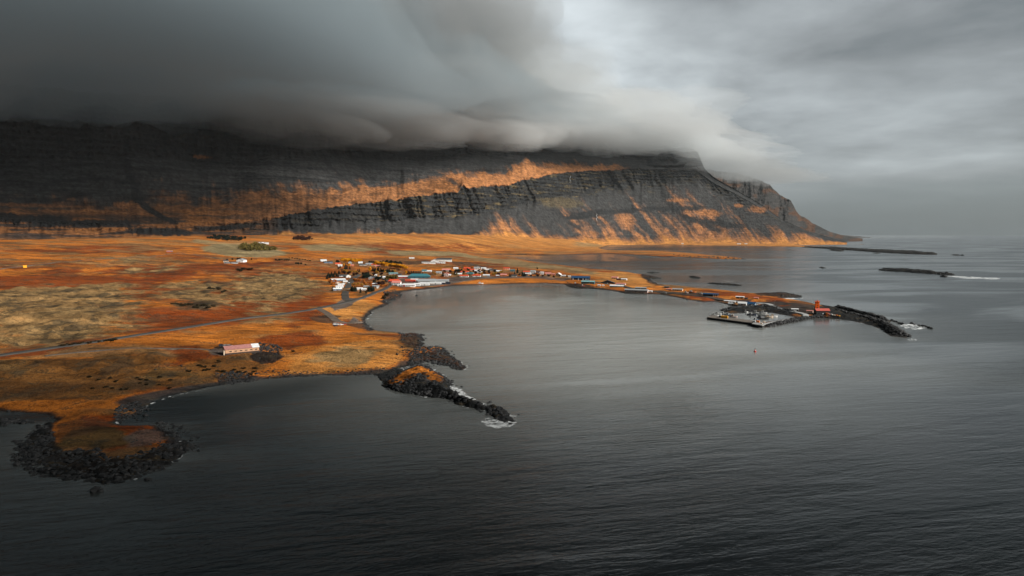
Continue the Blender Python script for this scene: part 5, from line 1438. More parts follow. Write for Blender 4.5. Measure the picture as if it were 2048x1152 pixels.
shed(896, 568.0, 9, 3.2, DARKBLUE, R_DARK, "dark blue container block, right of two by the shore", -4, 5, 'container', 'container')
shed(892, 563.4, 9, 3.0, REDW, R_GREY, "rust-red shed behind the two dark blue container blocks", -4, 5)
# the school above the village
H_(857, 527.6, 27, 3.0, .9, WHITE, R_GREY, "long flat white school wing below the dark earth bank", -2, win=8, name='school_building', cat='school')
H_(869, 524.2, 15, 2.0, 3.6, WHITE, R_GREY, "white A-shaped gable rising in the middle of the school", -2, 'y', win=1, name='school_building', cat='school')
H_(888, 522.6, 30, 3.6, 2.4, WHITE, R_DARK, "white sports hall with a dark blue-grey roof right of the white gable", -4, win=0, name='school_building', cat='school')
H_(881, 526.6, 18, 2.2, .8, WHITE, R_WHITE, "low white school annex in front of the sports hall", -3, win=5, name='school_building', cat='school')
H_(823.5, 517.8, 10, 2.2, .8, WHITE, R_WHITE, "small white building alone on the orange plain above the village", 0, win=2)
# middle of the village
H_(849, 543.6, 10, 2.2, 2.2, WHITE, R_TEAL, "teal-roofed white house at the end of the conifer row", 0)
H_(858.5, 543.8, 9, 1.8, 1.4, WHITE, R_WHITE, "white house right beside the teal-roofed white house", -6)
H_(877.5, 546.8, 11, 2.0, 1.8, WHITE, R_GREY, "white house with a grey roof left of the dark tree at mid village", -4)
H_(892, 542.2, 16, 2.4, 2.2, GREYW, R_PINK, "grey house with a faded red ridge, upper middle of the village", -4, win=4)
H_(892, 553.0, 9, 5.0, 2.2, PINKW, R_PINK, "tall pink house with white window bands beside a dark tree", -6, 'y', rows=3, win=3)
H_(898.5, 552.2, 6, 2.6, 1.2, WHITE, R_WHITE, "little white annex joined to the tall pink house", -6, win=1)
H_(911.5, 538.6, 9, 2.0, 1.8, WHITE, R_WHITE, "white house above the dark trees, top row right of the school", -4)
H_(934, 539.2, 13, 2.2, 2.2, REDW, R_RED, "red-roofed house in the top row between white houses", -4)
H_(945.5, 541.4, 9, 1.6, 1.8, PINKW, R_RED, "smaller red-roofed house just right below the top red roof", -6)
H_(953.5, 538.0, 11, 2.2, 1.8, WHITE, R_GREY, "white house with a red-edged grey roof in the top row", -4, chim=True)
H_(967, 538.6, 10, 1.8, 1.6, WHITE, R_WHITE, "white house with a dark tree before it, top row", -4)
H_(976.5, 541.0, 12, 1.8, 1.4, WHITE, R_WHITE, "white low house in the second row right of the dark tree", -4, win=3)
H_(986, 542.0, 15, 2.2, 1.4, GREYW, R_DARK, "long grey house with a dark roof in the second row", -4, win=4)
H_(929, 545.6, 15, 1.8, 1.8, PINKW, R_RED, "red-roofed pink house above the teal-roofed cottage", -6, win=3)
H_(954.5, 543.2, 11, 1.8, 1.8, WHITE, R_WHITE, "bright white-roofed house in the centre of the village rows", -6)
H_(958, 546.6, 12, 1.8, 1.6, GREYW, R_WHITE, "pale grey house in front of the bright white-roofed house", -14)
H_(940, 549.6, 13, 2.2, 2.6, WHITE, R_TEAL, "white gabled cottage with a dark teal roof", -14, win=2)
H_(917, 550.6, 13, 2.4, 1.8, CREAM, R_WHITE, "cream house with a white roof above the red waterside house", -8)
H_(928, 554.2, 17, 2.4, 1.8, WHITE, R_RED, "white house with a long red roof, left of the two nearest the shore road", -6, win=4)
H_(953, 553.4, 15, 2.4, 1.8, WHITE, R_RED, "white house with a long red roof, right of the two nearest the shore road", -6, win=4)
H_(972.5, 552.6, 13, 2.0, 1.6, BLUEW, R_WHITE, "blue-walled white-roofed house by the shore road", -4, win=3)
H_(997.5, 544.0, 11, 1.6, 1.6, WHITE, R_WHITE, "white-roofed house above the orange trees", -4)
H_(1013, 538.4, 12, 1.6, 1.6, WHITE, R_RED, "red-roofed house highest on the right, below the pale field", -4)
H_(1025, 543.0, 9, 2.2, 1.6, BLUEW, R_TEAL, "blue house with white windows left of the tallest conifer on the right", -4, chim=True)
H_(1007, 552.4, 13, 2.8, 1.8, ORANGEW, R_PINK, "orange house with a row of white windows by the shore road", -3, win=4)
H_(995.5, 552.6, 7, 1.4, 1.0, REDW, R_WHITE, "small red shed with a white roof left of the orange house", -3, win=1)
H_(1028.5, 553.6, 10, 2.2, 2.0, CREAM, R_DARK, "cream house with a dark grey roof at the foot of two conifers", -4)
H_(1053, 546.4, 14, 2.6, 1.8, WHITE, R_RED, "white house with an orange-red roof beside the big white house", -4, win=4)
H_(1065.5, 548.0, 10, 5.0, 2.2, WHITE, R_GREY, "big tall white house at the road fork", -8, rows=2, win=2)
H_(1056, 549.0, 11, 1.8, 1.0, WHITE, R_WHITE, "low white annex in front of the orange-red roof", -4)
H_(1075.5, 547.6, 6, 3.0, 1.2, CREAM, R_DARK, "narrow cream house between the tall white house and the white block", -4, win=2, rows=2)
H_(1084, 549.2, 6.5, 4.6, .9, WHITE, R_WHITE, "square white block house with dark windows", -4, rows=2, win=2)
H_(1096, 549.6, 12, 2.4, 2.0, PINKW, R_PINK, "house with a pink roof right of the square white block", -4, win=3)
H_(1107, 550.8, 6, 2.4, 1.2, ORANGEW, R_PINK, "small orange house left of the white gabled house", -4, win=2)
H_(1115.5, 552.0, 9, 3.4, 2.6, WHITE, R_WHITE, "white house with a steep gable at the right end of the rows", -18, 'y', rows=2)
H_(1125.5, 553.6, 11, 2.4, .9, WHITE, R_WHITE, "low white house with a dark window strip before the blue warehouse", -4, win=4)
shed(1138.5, 554.6, 5, 2.0, WHITE, R_WHITE, "white box shed at the left corner of the blue warehouse", -4, 4, 'shed', 'shed')
o = H_(1160.5, 560.4, 36, 4.4, 3.4, DARKW, R_BLUE, "long black warehouse with a deep blue roof and white doors", -9, win=0, door=False, depth=13, name='warehouse', cat='warehouse')
s_ = at_px(1160.5, 560.4)[3]
for fx, fw in ((-.40, 2.4), (-.1, 2.0), (.16, 2.2), (.32, 2.2), (.43, 1.6)):
    MB().quad_box(36 * s_ * fx - fw / 2, 36 * s_ * fx + fw / 2, -.12, .05, 0, 4.0).build('door', R_WHITE, o)
o = H_(1175.5, 567.6, 26, 4.0, 2.0, TEALW, R_LTEAL, "teal shed with a pale turquoise roof by the dark rocks", -10, win=0, door=False, depth=8, name='warehouse', cat='warehouse')
s_ = at_px(1175.5, 567.6)[3]
MB().quad_box(26 * s_ * .12, 26 * s_ * .12 + .5, -.12, .05, 0, 4.0).build('drainpipe', R_LTEAL, o)
H_(1229, 557.8, 12, 2.8, 1.6, PINKW, R_PINK, "pale pink house, left of three on the meadow by the outer shore", -12)
H_(1237.5, 560.4, 10, 2.0, 1.2, REDW, R_DARK, "purple-brown shed, middle of three buildings on the meadow", -12, name='shed', cat='shed')
H_(1247.5, 560.4, 11, 2.0, 1.2, WHITE, R_WHITE, "white-roofed house, right of three on the meadow by the outer shore", -12)
H_(1215, 567.2, 28, 1.6, 4.8, DARKW, R_DARK, "black barn with a wide low gable facing the bay", -4, 'y', win=2, depth=10, name='barn', cat='barn')
H_(1241, 570.6, 18, 3.0, 1.0, PINKW, R_PINK, "pale pink flat shed behind the bright white roof", -8, win=0, name='shed', cat='shed')
o = H_(1233, 574.6, 27, 2.6, 2.2, TEALW, R_WHITE, "teal shed under a brilliant white roof at the bay shore", -12, win=0, depth=7, name='warehouse', cat='warehouse')
shed(1198, 572.8, 6, 2.2, WHITE, R_WHITE, "small white peaked tent shed on the bay shore, left of two", -8, 4)
shed(1206, 572.6, 4, 1.6, WHITE, R_WHITE, "smaller white tent shed on the bay shore, right of two", -8, 3)
H_(1272, 584.6, 45, 4.2, 2.0, PINKW, R_GREY, "very long pale pink-grey building with small windows on the bay shore", -11, win=12, depth=9, name='warehouse', cat='warehouse')
H_(1281, 579.4, 21, 3.4, 1.2, DARKW, R_GREY, "dark-walled shed standing behind the very long pink-grey building", -11, win=0, depth=8, name='warehouse', cat='warehouse')
shed(1298, 584.6, 11, 2.2, WHITE, R_WHITE, "white low shed at the right end of the long pink-grey building", -10, 5)
shed(1333, 576.0, 9, 2.0, TEALW, R_DARK, "dark teal hut on the rust grass of the spit", -8, 5)
shed(1337, 580.4, 10, 1.8, GREYW, R_PINK, "low hut with an orange roof beside the spit road", -8, 5)
H_(1354.5, 581.8, 19, 3.0, 1.6, CREAM, R_GREY, "cream shed with a pale grey roof on the spit", -10, win=4, depth=8, name='shed', cat='shed')
o = H_(1421, 592.4, 28, 3.8, 1.6, DARKW, R_BLUE, "dark shed with a bright blue roof and white doors on the spit", -7, win=0, door=False, depth=8, name='warehouse', cat='warehouse')
s_ = at_px(1421, 592.4)[3]
for fx in (.20, .32, .46): MB().quad_box(28 * s_ * fx - .7, 28 * s_ * fx + .7, -.12, .05, 0, 2.4).build('door', R_WHITE, o)
o = shed(1479.5, 597.4, 15, 3.2, CREAM, R_WHITE, "cream double garage with two dark openings on the rust grass", -5, 6, 'garage', 'garage', door=False)
s_ = at_px(1479.5, 597.4)[3]
for fx in (-.24, .24): MB().quad_box(15 * s_ * fx - 15 * s_ * .17, 15 * s_ * fx + 15 * s_ * .17, -.12, .05, 0, 2.2).build('door', DARKW, o)
shed(1492, 598.6, 6, 1.6, DARKW, R_DARK, "low dark hut right of the cream double garage", -5, 4)
shed(1512, 598.0, 8, 2.0, CREAM, R_PINK, "small cream hut on the rust grass near the outer rocks", -5, 4)
shed(1452.5, 604.0, 8, 1.8, CREAM, R_WHITE, "low cream shed, leftmost of the harbour buildings", -6, 4)
shed(1463.5, 606.4, 12, 3.0, WHITE, R_WHITE, "white flat-roofed shed left of the blue harbour building", -6, 7, win=2)
shed(1461, 609.4, 9, 2.2, WHITE, R_WHITE, "white low shed in front of the flat-roofed white shed", -6, 4)
o = H_(1484, 611.2, 15, 4.2, 2.4, WHITE, R_WHITE, "white half of the harbour works with a white roof", -10, win=3, depth=9, name='warehouse', cat='warehouse')
o = H_(1500, 611.6, 17, 4.0, 3.0, BLUEW, R_BLUE, "blue-roofed harbour hall at the edge of the paved yard", -14, win=2, depth=10, name='warehouse', cat='warehouse')
shed(1590, 622.2, 12, 3.4, WHITE, R_WHITE, "white container on the black yard above the boat basin", 9, 4, 'container', 'container')
shed(1619, 624.8, 11, 2.4, CREAM, R_PINK, "cream container shed left of the black red-roofed building", -9, 4, 'container', 'container')
o = H_(1646, 630.0, 24, 8.0, 3.2, DARKW, paint("weathered_red_sheet", (0.40, 0.085, 0.065), 0.6), "black building with a bright red roof below the orange lighthouse", 24, win=2, depth=11, name='warehouse', cat='warehouse')
# farmstead on the plain and far dwellings
H_(479.5, 524.6, 13, 3.6, 2.8, WHITE, R_GREY, "white gabled barn of the farm on the orange plain", -25, 'y', win=1, name='barn', cat='barn')
H_(462, 526.6, 24, 1.6, 1.0, GREYW, R_DARK, "long low dark shed left of the farm's white barn", 0, win=3, name='shed', cat='shed')
H_(452, 524.0, 9, 2.2, 1.6, CREAM, R_DARK, "cream farmhouse at the left end of the farm", 0)
H_(523, 487.6, 9, 1.6, 1.2, WHITE, R_WHITE, "tiny white farmhouse behind the olive plantation, left of two", 0)
H_(533.5, 488.4, 7, 1.6, 1.2, WHITE, R_WHITE, "tiny white farmhouse behind the olive plantation, right of two", 0)
shed(339.5, 504.4, 10, 1.4, REDW, R_GREY, "tiny reddish hut far out on the left plain", 0, 5)
shed(50, 535.4, 5, 3.0, YELLOWP, YELLOWP, "bright yellow hut beside the far road on the left moor", 0, 4, door=False)
for i, (px, py, w) in enumerate([(1478, 489.0, 7), (1492, 488.8, 5), (1365, 488.4, 3.5)]):
    H_(px, py, w, 1.2, .8, WHITE, R_WHITE, ["white farm shed on the far shore below the tall mountain, largest of three", "white farm shed right beside the largest one on the far shore", "smallest white farm shed on the far shore, left of the other two"][i], 0, win=0, door=False)

# the barn by the near bay
x, y, z, s = at_px(485, 706.5)
s_b = s
o = empty_at('barn', x, y, z, 13, "long pale pink barn with six small windows above the near bay", "barn")
W, D, H, RH = 60 * s, 7.6, 9.4 * s, 5.0 * s
MB().gable_wall(-W / 2, W / 2, 0, D, 0.9, H, RH).build('wall', paint("pink_plaster", (0.47, 0.27, 0.155)), o)
MB().quad_box(-W / 2 - .08, W / 2 + .08, -.08, D + .08, -3.0, 0.95).build('foundation', paint("dark_plinth", (0.035, 0.026, 0.022)), o)
rf = MB().gable_roof(-W / 2, W / 2 - 5.0, 0, D, H, RH, .4, .16).build('roof', paint('sun_bleached_pink_sheet', (0.34, 0.155, 0.14), 0.6), o)
rf2 = MB().gable_roof(W / 2 - 4.55, W / 2, 0, D, H, RH, .4, .17).build('roof', R_WHITE, o)
rf2['label'] = "white end bay of the roof"
me = MB().quad_box(-.85, .85, -.09, .05, 0, .62).mesh('window', GLASS)
for i in range(6):
    c = link(bpy.data.objects.new('window', me), o); c.location = (-W / 2 + W * (.155 + i * .152), 0, 1.75)
MB().quad_box(-W / 2 - .1, -W / 2 + .05, D * .3, D * .7, .2, 3.0).build('door', R_WHITE, o)
MB().quad_box(-W / 2 - 1.0, -W / 2 - .15, .4, 1.3, -1.5, 3.4).build('chimney', CREAM, o)

# ------------------------------------------------------------------ lighthouse, buoy
x, y, z, s = at_px(1634, 617.2)
o = empty_at('lighthouse', x, y, z, 12, "square bright orange lighthouse tower at the end of the spit", "lighthouse")
hh = 12.6 * s; hw_ = 3.6 * s
MB().quad_box(-hw_, hw_, -hw_, hw_, -1.5, hh, .10).build('tower', VERM, o)
g = MB().quad_box(-hw_ * 1.06, hw_ * 1.06, -hw_ * 1.06, hw_ * 1.06, hh, hh + .35).build('gallery', VERM, o)
m = MB()
for a, b in (((-1, -1), (1, -1)), ((1, -1), (1, 1)), ((1, 1), (-1, 1)), ((-1, 1), (-1, -1))):
    m.bar((a[0] * hw_, a[1] * hw_, hh + 1.15), (b[0] * hw_, b[1] * hw_, hh + 1.15), .06)
    m.bar((a[0] * hw_, a[1] * hw_, hh + .3), (a[0] * hw_, a[1] * hw_, hh + 1.15), .06)
m.build('railing', VERM, g)
MB().tube(0, 0, hh + .3, hh + 1.5, .75, .7, 12).build('lantern', GLASS, o)
MB().tube(0, 0, hh + 1.5, hh + 2.0, .9, .1, 12).build('lantern_roof', VERM, o)
MB().quad_box(-.5, .5, -hw_ - .06, -hw_ + .12, 0, 2.1).build('door', DARKW, o)
me = MB().quad_box(-.4, .4, -.1, .12, 0, .8).mesh('window', GLASS)
for k in (.45, .75):
    c = link(bpy.data.objects.new('window', me), o); c.location = (0, -hw_ * (1 - .1 * k) + .02, hh * k)
x, y = sea_pt(1510, 704)
s = math.hypot(x, y) / FPX
o = empty_at('buoy', x, y, 0, 0, "red navigation buoy floating alone in the open bay", "buoy")
MB().tube(0, 0, -.6, 2.2 * s, 2.0 * s, 2.2 * s, 14).build('float', BUOYRED, o)
MB().tube(0, 0, 2.2 * s, 5.2 * s, 1.5 * s, .5 * s, 10).build('tower', R_RED, o)
MB().tube(0, 0, 3.1 * s, 4.0 * s, 1.25 * s, 1.0 * s, 10).build('band', R_WHITE, o)
MB().tube(0, 0, 5.2 * s, 6.6 * s, .75 * s, .75 * s, 10).build('topmark', DARKW, o)
MB().tube(0, 0, 6.6 * s, 7.6 * s, .12, .12, 6).build('lamp_mast', DARKW, o)

# ------------------------------------------------------------------ pier
def world_poly(pix, z): return [sea_pt(px, py, z) for px, py in pix]
def slab(name, pix, z0, z1, mat, parent=None, cx=0, cy_=0):
    return MB().prism([(x - cx, y - cy_) for x, y in world_poly(pix, z1)], z0, z1).build(name, mat, parent)
cx, cy0 = sea_pt(1460, 637, 2.4)
pier = bpy.data.objects.new('pier', None); link(pier); pier.location = (cx, cy0, 0)
tag(pier, "long dark timber pier closing the seaward side of the boat basin", "pier")
slab('deck', [(1414.5, 634.2), (1506, 646.0), (1512, 641.6), (1424, 630.6)], 1.9, 2.4, TIMBER, pier, cx, cy0)
fr = resample(world_poly([(1414.5, 634.2), (1506, 646.0)], 2.4), 2.2)
MB_ = MB()
for (qx, qy) in fr: MB_.tube(qx - cx, qy - cy0, -2, 2.2, .3, .3, 6)
pl = MB_.build('piles', PILE, pier); 
MB().prism([(qx - cx, qy - cy0 + dy) for qx, qy, dy in ((fr[0][0], fr[0][1], .05), (fr[-1][0], fr[-1][1], .05), (fr[-1][0], fr[-1][1], .5), (fr[0][0], fr[0][1], .5))], -1, 1.9).build('fender_boards', PILE, pier)
qx, qy = sea_pt(1518, 647, 2.8)
quay = bpy.data.objects.new('quay', None); link(quay); quay.location = (qx, qy, 0)
tag(quay, "square dark quay block at the corner where pier and road mole meet", "quay")
QP = [(1503.5, 647.2), (1525, 651.0), (1534, 646.2), (1512, 641.4)]
slab('deck', QP, 2.3, 2.9, CONC, quay, qx, qy)
m = MB().prism([(a - qx, b - qy) for a, b in world_poly(QP, 2.3)], -2, 2.28)
m.build('sheet_wall', PILE, quay)
W = world_poly([(1503.5, 647.2), (1525, 651.0)], 2.8)
for t in np.linspace(.05, .95, 7):
    a, b = lerp(W[0][0], W[1][0], t) - qx, lerp(W[0][1], W[1][1], t) - qy
    MB().tube(a, b - .35, -2, 2.6, .32, .32, 7).build('fender', TYRE, quay)
m = MB()
def lamp_post(px, py, h, lab, zb):
    x, y = sea_pt(px, py, zb)
    o = empty_at('lamp_post', x, y, zb, 0, lab, "lamp post")
    MB().tube(0, 0, 0, h, .14, .08, 6).build('post', STEEL, o)
    MB().bar((0, 0, h), (1.4, 0, h + .3), .07).build('arm', STEEL, o)
    MB().quad_box(1.2, 1.9, -.15, .15, h + .22, h + .4).build('lamp_head', GREYW, o)
lamp_post(1418.5, 632.6, 4.5, "lamp post at the pier's outer end", 2.4)
lamp_post(1478.5, 639.6, 7.0, "lamp post halfway along the pier", 2.4)
lamp_post(1484, 640.6, 5.0, "shorter lamp post just right of the one halfway along the pier", 2.4)
lamp_post(1500, 642.6, 6.0, "lamp post where the pier meets the quay", 2.4)
lamp_post(1548, 613.5, 7.5, "lamp post beside the pale S-bend of the harbour road", ground_h(*[np.array([v]) for v in place(1548, 613.5)[:2]])[0])
# cargo on the pier and quay
def cargo(name, px, py, w, h, d, mat, lab, cat, zb, yaw=-8, lid=None):
    x, y = sea_pt(px, py, zb); s = math.hypot(x, y) / FPX
    o = empty_at(name, x, y, zb, yaw, lab, cat)
    W, H = w * s, h * s
    MB().quad_box(-W / 2, W / 2, 0, d, 0, H).build('body', mat, o)
    m = MB()
    for k in np.linspace(-W / 2 + .2, W / 2 - .2, max(int(W / 1.2), 2)): m.quad_box(k - .06, k + .06, -.05, .02, .1, H - .1)
    m.build('ribs', mat, o)
    MB().quad_box(-W / 2 - .06, W / 2 + .06, -.06, d + .06, H, H + .12).build('lid', lid or mat, o)
    return o
cargo('net_bin', 1448.5, 636.6, 12.5, 4.2, 3.2, YELLOWP, "stack of bright yellow fish tubs on the pier", "fish tubs", 2.4)
cargo('net_bin', 1440, 634.6, 5, 2.4, 2.6, PILE, "dark tub left of the yellow fish tubs on the pier", "fish tub", 2.4)
cargo('net_bin', 1515.5, 645.2, 5.5, 3.2, 2.4, paint("orange_net", (0.70, 0.20, 0.03)), "orange heap of nets in a bin on the quay corner", "net bin", 2.9)
cargo('net_bin', 1507.5, 644.4, 5, 3.0, 2.4, WHITE, "white bin left of the orange nets on the quay", "net bin", 2.9)
cargo('net_bin', 1522.5, 648.4, 3, 2.0, 2.0, CREAM, "cream bin at the right front of the quay", "net bin", 2.9)
cargo('net_bin', 1527.5, 645.4, 4, 2.4, 2.0, CREAM, "pale bin beside the start of the mole road", "net bin", 2.9)
for i, (px, py, w, h, mt, lab) in enumerate([(1653.5, 629.6, 4, 3.0, paint("orange_net", (0.7, .2, .03)), "orange net heap right of the black red-roofed building"), (1657.5, 630.2, 3, 2.4, R_PINK, "pink bin right of the orange net heap on the mole"),
        (1663, 630.8, 3, 2.2, WHITE, "white bin on the mole, first right of the pink bin"), (1668, 631.4, 3.4, 1.4, CREAM, "low cream bin in the middle of the row on the mole"), (1673, 632.2, 2.6, 2.0, ORANGEW, "small orange bin in the row on the mole"), (1678, 632.8, 2.8, 1.6, YELLOWP, "yellow bin last in the row on the mole")]):
    x, y, z, s = at_px(px, py)
    cargo('net_bin', px, py, w, h, 2.2, mt, lab, "net bin", z + .3)

# ------------------------------------------------------------------ boats
def hull_rings(L, B, Hh):
    rings = []
    for t, wd, sh in ((0, .80, 0), (.2, .96, -.03), (.5, 1.0, 0), (.75, .78, .12), (.92, .36, .30), (1.0, .05, .42)):
        x = -L / 2 + L * t; b = B / 2 * wd; top = Hh * (1 + sh)
        rings.append([(x, -b, top), (x, -b * .86, .1), (x, -b * .35, -.5), (x, b * .35, -.5), (x, b * .86, .1), (x, b, top)])
    return rings
def boat(px, py, Lpx, hmat, cabmat, lab, yaw, z0=0.0, mast=True, name='fishing_boat', cat='boat', cab=.3, group=None):
    x, y = sea_pt(px, py, z0); s = math.hypot(x, y) / FPX
    L = Lpx * s; B = max(L * .30, 2.2); Hh = max(L * .11, 1.0)
    o = empty_at(name, x, y, z0, yaw, lab, cat, group)
    MB().loftrings(hull_rings(L, B, Hh)).build('hull', hmat, o)
    MB().quad_box(-L * .44, L * .34, -B * .36, B * .36, Hh * .80, Hh * 1.02).build('deck', TIMBER, o)
    w_ = MB().quad_box(-L * .30, -L * .30 + L * cab, -B * .30, B * .30, Hh, Hh + max(L * .17, 1.9), .06).build('wheelhouse', cabmat, o)
    MB().quad_box(-L * .30 + .15, -L * .305 + L * cab, -B * .31, B * .31, Hh + max(L * .09, 1.0), Hh + max(L * .14, 1.55)).build('window', GLASS, w_)
    if mast:
        MB().tube(-L * .12, 0, Hh + 1.2, Hh + max(L * .5, 4.5), .09, .05, 6).build('mast', STEEL, o)
        MB().bar((-L * .12, 0, Hh + 3.0), (L * .34, 0, Hh + 2.4), .05).build('boom', STEEL, o)
    return o
BO = [(1429.5, 631.6, 15, WHITE, WHITE, "long white boat lying at the outer end of the pier", -8, True), (1436, 628.6, 14, WHITE, WHITE, "white boat behind the outermost one at the pier", -10, True),
 (1447, 628.4, 12, GREYW, WHITE, "white boat with a yellow-topped cabin behind the yellow tubs", -10, True), (1457, 630.6, 15, BLUEW, R_WHITE, "blue-hulled boat with a tall mast behind the yellow tubs", -6, True),
 (1467, 634.2, 15, PINKW, CREAM, "pinkish wooden boat right of the yellow tubs", -8, True), (1492.5, 624.8, 7, WHITE, WHITE, "small white boat at the left end of the inner berths", 0, False),
 (1503, 630.0, 17, DARKBLUE, WHITE, "dark-hulled boat with a big white wheelhouse in the middle of the basin", -4, True), (1513, 626.6, 13, WHITE, WHITE, "white boat moored below the inner mole", -6, True),
 (1523, 629.4, 15, WHITE, GREYW, "white boat right of the dark-hulled one in the basin", -4, True), (1531, 631.6, 13, GREYW, WHITE, "grey boat moored outside the row of white boats", 4, True),
 (1527, 626.4, 13, WHITE, WHITE, "white boat at the upper right of the inner berths", -6, True), (1538, 634.6, 15, CREAM, CREAM, "cream boat with an orange deck near the mole road", 6, True),
 (1547, 633.4, 14, WHITE, CREAM, "white boat nearest the mole road's inner bank", 8, True), (1528, 638.0, 18, DARKW, GREYW, "black low barge alongside the mole road", 14, False), (1511, 641.0, 10, BLUEW, WHITE, "blue boat tied behind the quay corner", -8, True),
 (1520, 635.6, 12, DARKBLUE, DARKW, "dark boat tied between the quay and the berths", 10, True)]
for b in BO: boat(b[0], b[1], b[2], b[3], b[4], b[5], b[6], 0.0, b[7])
for px, py, L, hm, lab in [(1384, 585.8, 15, ORANGEW, "orange boat laid up on land beside the spit road"), (1372.5, 586.6, 8, PINKW, "pinkish small boat laid up left of the orange one"), (1403.5, 588.8, 7, WHITE, "white dinghy on land left of the blue-roofed shed"),
        (1152, 568.4, 9, REDW, "red boat laid up on the dark rocks by the teal shed"), (1166, 573.0, 7, REDW, "smaller red boat low on the rocks in front of the teal shed"), (961, 567.8, 11, WHITE, "white boat lying on the grass shore below the village")]:
    x, y, z, s = at_px(px, py)
    o = boat(px, py, L, hm, WHITE, lab, -6, 0, False, 'beached_boat'); o.location = (x, y, z + .5)

# ------------------------------------------------------------------ cars
def make_car(L=4.4, body=WHITE, van=False):
    o = bpy.data.objects.new('van' if van else 'parked_car', None); link(o)
    h1, h2 = (1.0, 2.1) if van else (.85, 1.5)
    MB().loftrings([[(x, -.88 * k, z0), (x, .88 * k, z0), (x, .88 * k, z1), (x, -.88 * k, z1)] for x, k, z0, z1 in ((-L / 2, .9, .4, h1 * .9), (-L / 2 + .3, 1, .32, h1), (L / 2 - .9, 1, .32, h1 * .98), (L / 2, .86, .42, h1 * .78))]).build('body', body, o)
    c = MB().loftrings([[(x, -.8 * k, h1 - .02), (x, .8 * k, h1 - .02), (x, .72 * k, z1), (x, -.72 * k, z1)] for x, k, z1 in ((-L / 2 + .2, .9, h1 + .1), (-L / 2 + .5, 1, h2), (L * .12, 1, h2), (L * .28, .92, h1 + .05))]).build('cabin', GLASS, o)
    MB().quad_box(-L / 2 + .55, L * .10, -.70, .70, h2 - .02, h2 + .05).build('roof', body, o)
    for sx_ in (-.3, .3):
        for sy in (-1, 1):
            m = MB().bar((L * sx_, .78 * sy, .32), (L * sx_, .92 * sy, .32), .32, 10); m.build('wheel', TYRE, o)
    return o
C_PROTO = {'black': make_car(4.6, DARKBLUE), 'white': make_car(4.4, WHITE), 'grey': make_car(4.5, GREYW), 'red': make_car(4.2, REDW), 'vanw': make_car(5.6, WHITE, True)}
used_proto = set()
def car(kind, px, py, yaw, lab, group=None):
    x, y, z, s = at_px(px, py)
    o = C_PROTO[kind]
    if kind in used_proto: o = copy_tree(o)
    used_proto.add(kind)
    o.location = (x, y, z + .5); o.rotation_euler = (0, 0, -math.atan2(x, y) + R(yaw))
    return tag(o, lab, "van" if kind == 'vanw' else "car", group)
car('black', 443.5, 693.4, 5, "black car parked left of the pink barn"); car('grey', 452, 694.2, 5, "grey car parked between the black car and the pink barn"); car('grey', 459.5, 694.2, 5, "pale grey car parked against the back of the pink barn")
car('white', 697.5, 566.5, 60, "white car driving on the wide village street")
for i, (k, px, py, lab) in enumerate([('white', 669.5, 650.2, "white car leftmost in the gravel pit by the bay"), ('grey', 673, 649.4, "grey car second in the gravel pit by the bay"), ('white', 677, 650.6, "white car in the middle of the gravel pit row"),
        ('black', 671.5, 653.4, "dark car in front of the gravel pit row"), ('white', 682.5, 651.2, "white car second from the right in the gravel pit"), ('red', 689, 650.6, "red car rightmost in the gravel pit by the bay")]):
    car(k, px, py, 20, lab, "cars left in the gravel pit")
car('vanw', 1329.5, 587.4, -8, "white van on the spit road"); car('white', 1511.5, 610.6, 10, "white car first right of the blue-roofed harbour hall"); car('grey', 1516, 609.8, 20, "grey car second right of the blue-roofed harbour hall"); car('white', 1505, 613.0, 10, "white car below the corner of the blue-roofed harbour hall")
car('black', 1468.5, 609.8, 0, "dark car between the white harbour sheds"); car('vanw', 688, 567.8, 20, "white van in the driveway off the wide street"); car('white', 1021, 512.6, 0, "pale car far off at the head of the inner inlet") if False else None

# ------------------------------------------------------------------ trees
def make_conifer(seed, h=10.0):
    r = random.Random(seed)
    o = bpy.data.objects.new('conifer', None); link(o)
    MB().tube(0, 0, -1.0, h * .5, .22, .08, 6).build('trunk', BARK, o)
    m = MB(); tiers = 9
    for k in range(tiers):
        t = k / (tiers - 1); z = h * (.10 + .84 * t); rad = h * .27 * (1 - t) ** .85 + h * .02
        n = 12
        for i in range(n):
            if r.random() < .08: continue
            a = 2 * math.pi * (i + r.random() * .7) / n; q = rad * r.uniform(.65, 1.15); w_ = rad * .55
            dx, dy_ = math.cos(a), math.sin(a); b = len(m.v)
            m.v += [(0, 0, z + h * .11), (dx * q - dy_ * w_ * .6, dy_ * q + dx * w_ * .6, z - h * .035 * r.uniform(.2, 1.3)), (dx * q * 1.12, dy_ * q * 1.12, z - h * .05 * r.uniform(.3, 1.3)), (dx * q + dy_ * w_ * .6, dy_ * q - dx * w_ * .6, z - h * .035 * r.uniform(.2, 1.3)),
                    (dx * q * .45 - dy_ * w_ * .5, dy_ * q * .45 + dx * w_ * .5, z + h * .05), (dx * q * .45 + dy_ * w_ * .5, dy_ * q * .45 - dx * w_ * .5, z + h * .05)]
            m.f += [(b, b + 4, b + 5), (b + 4, b + 1, b + 2), (b + 4, b + 2, b + 5), (b + 5, b + 2, b + 3)]
    b = len(m.v); m.v += [(.0, .0, h), (.22, .1, h * .9), (-.2, .15, h * .9), (0, -.24, h * .9)]; m.f += [(b, b + 1, b + 2), (b, b + 2, b + 3), (b, b + 3, b + 1)]
    me = bpy.data.meshes.new('crown'); me.from_pydata(m.v, [], m.f); me.materials.append(L_CONIFER)
    link(bpy.data.objects.new('crown', me), o)
    return o
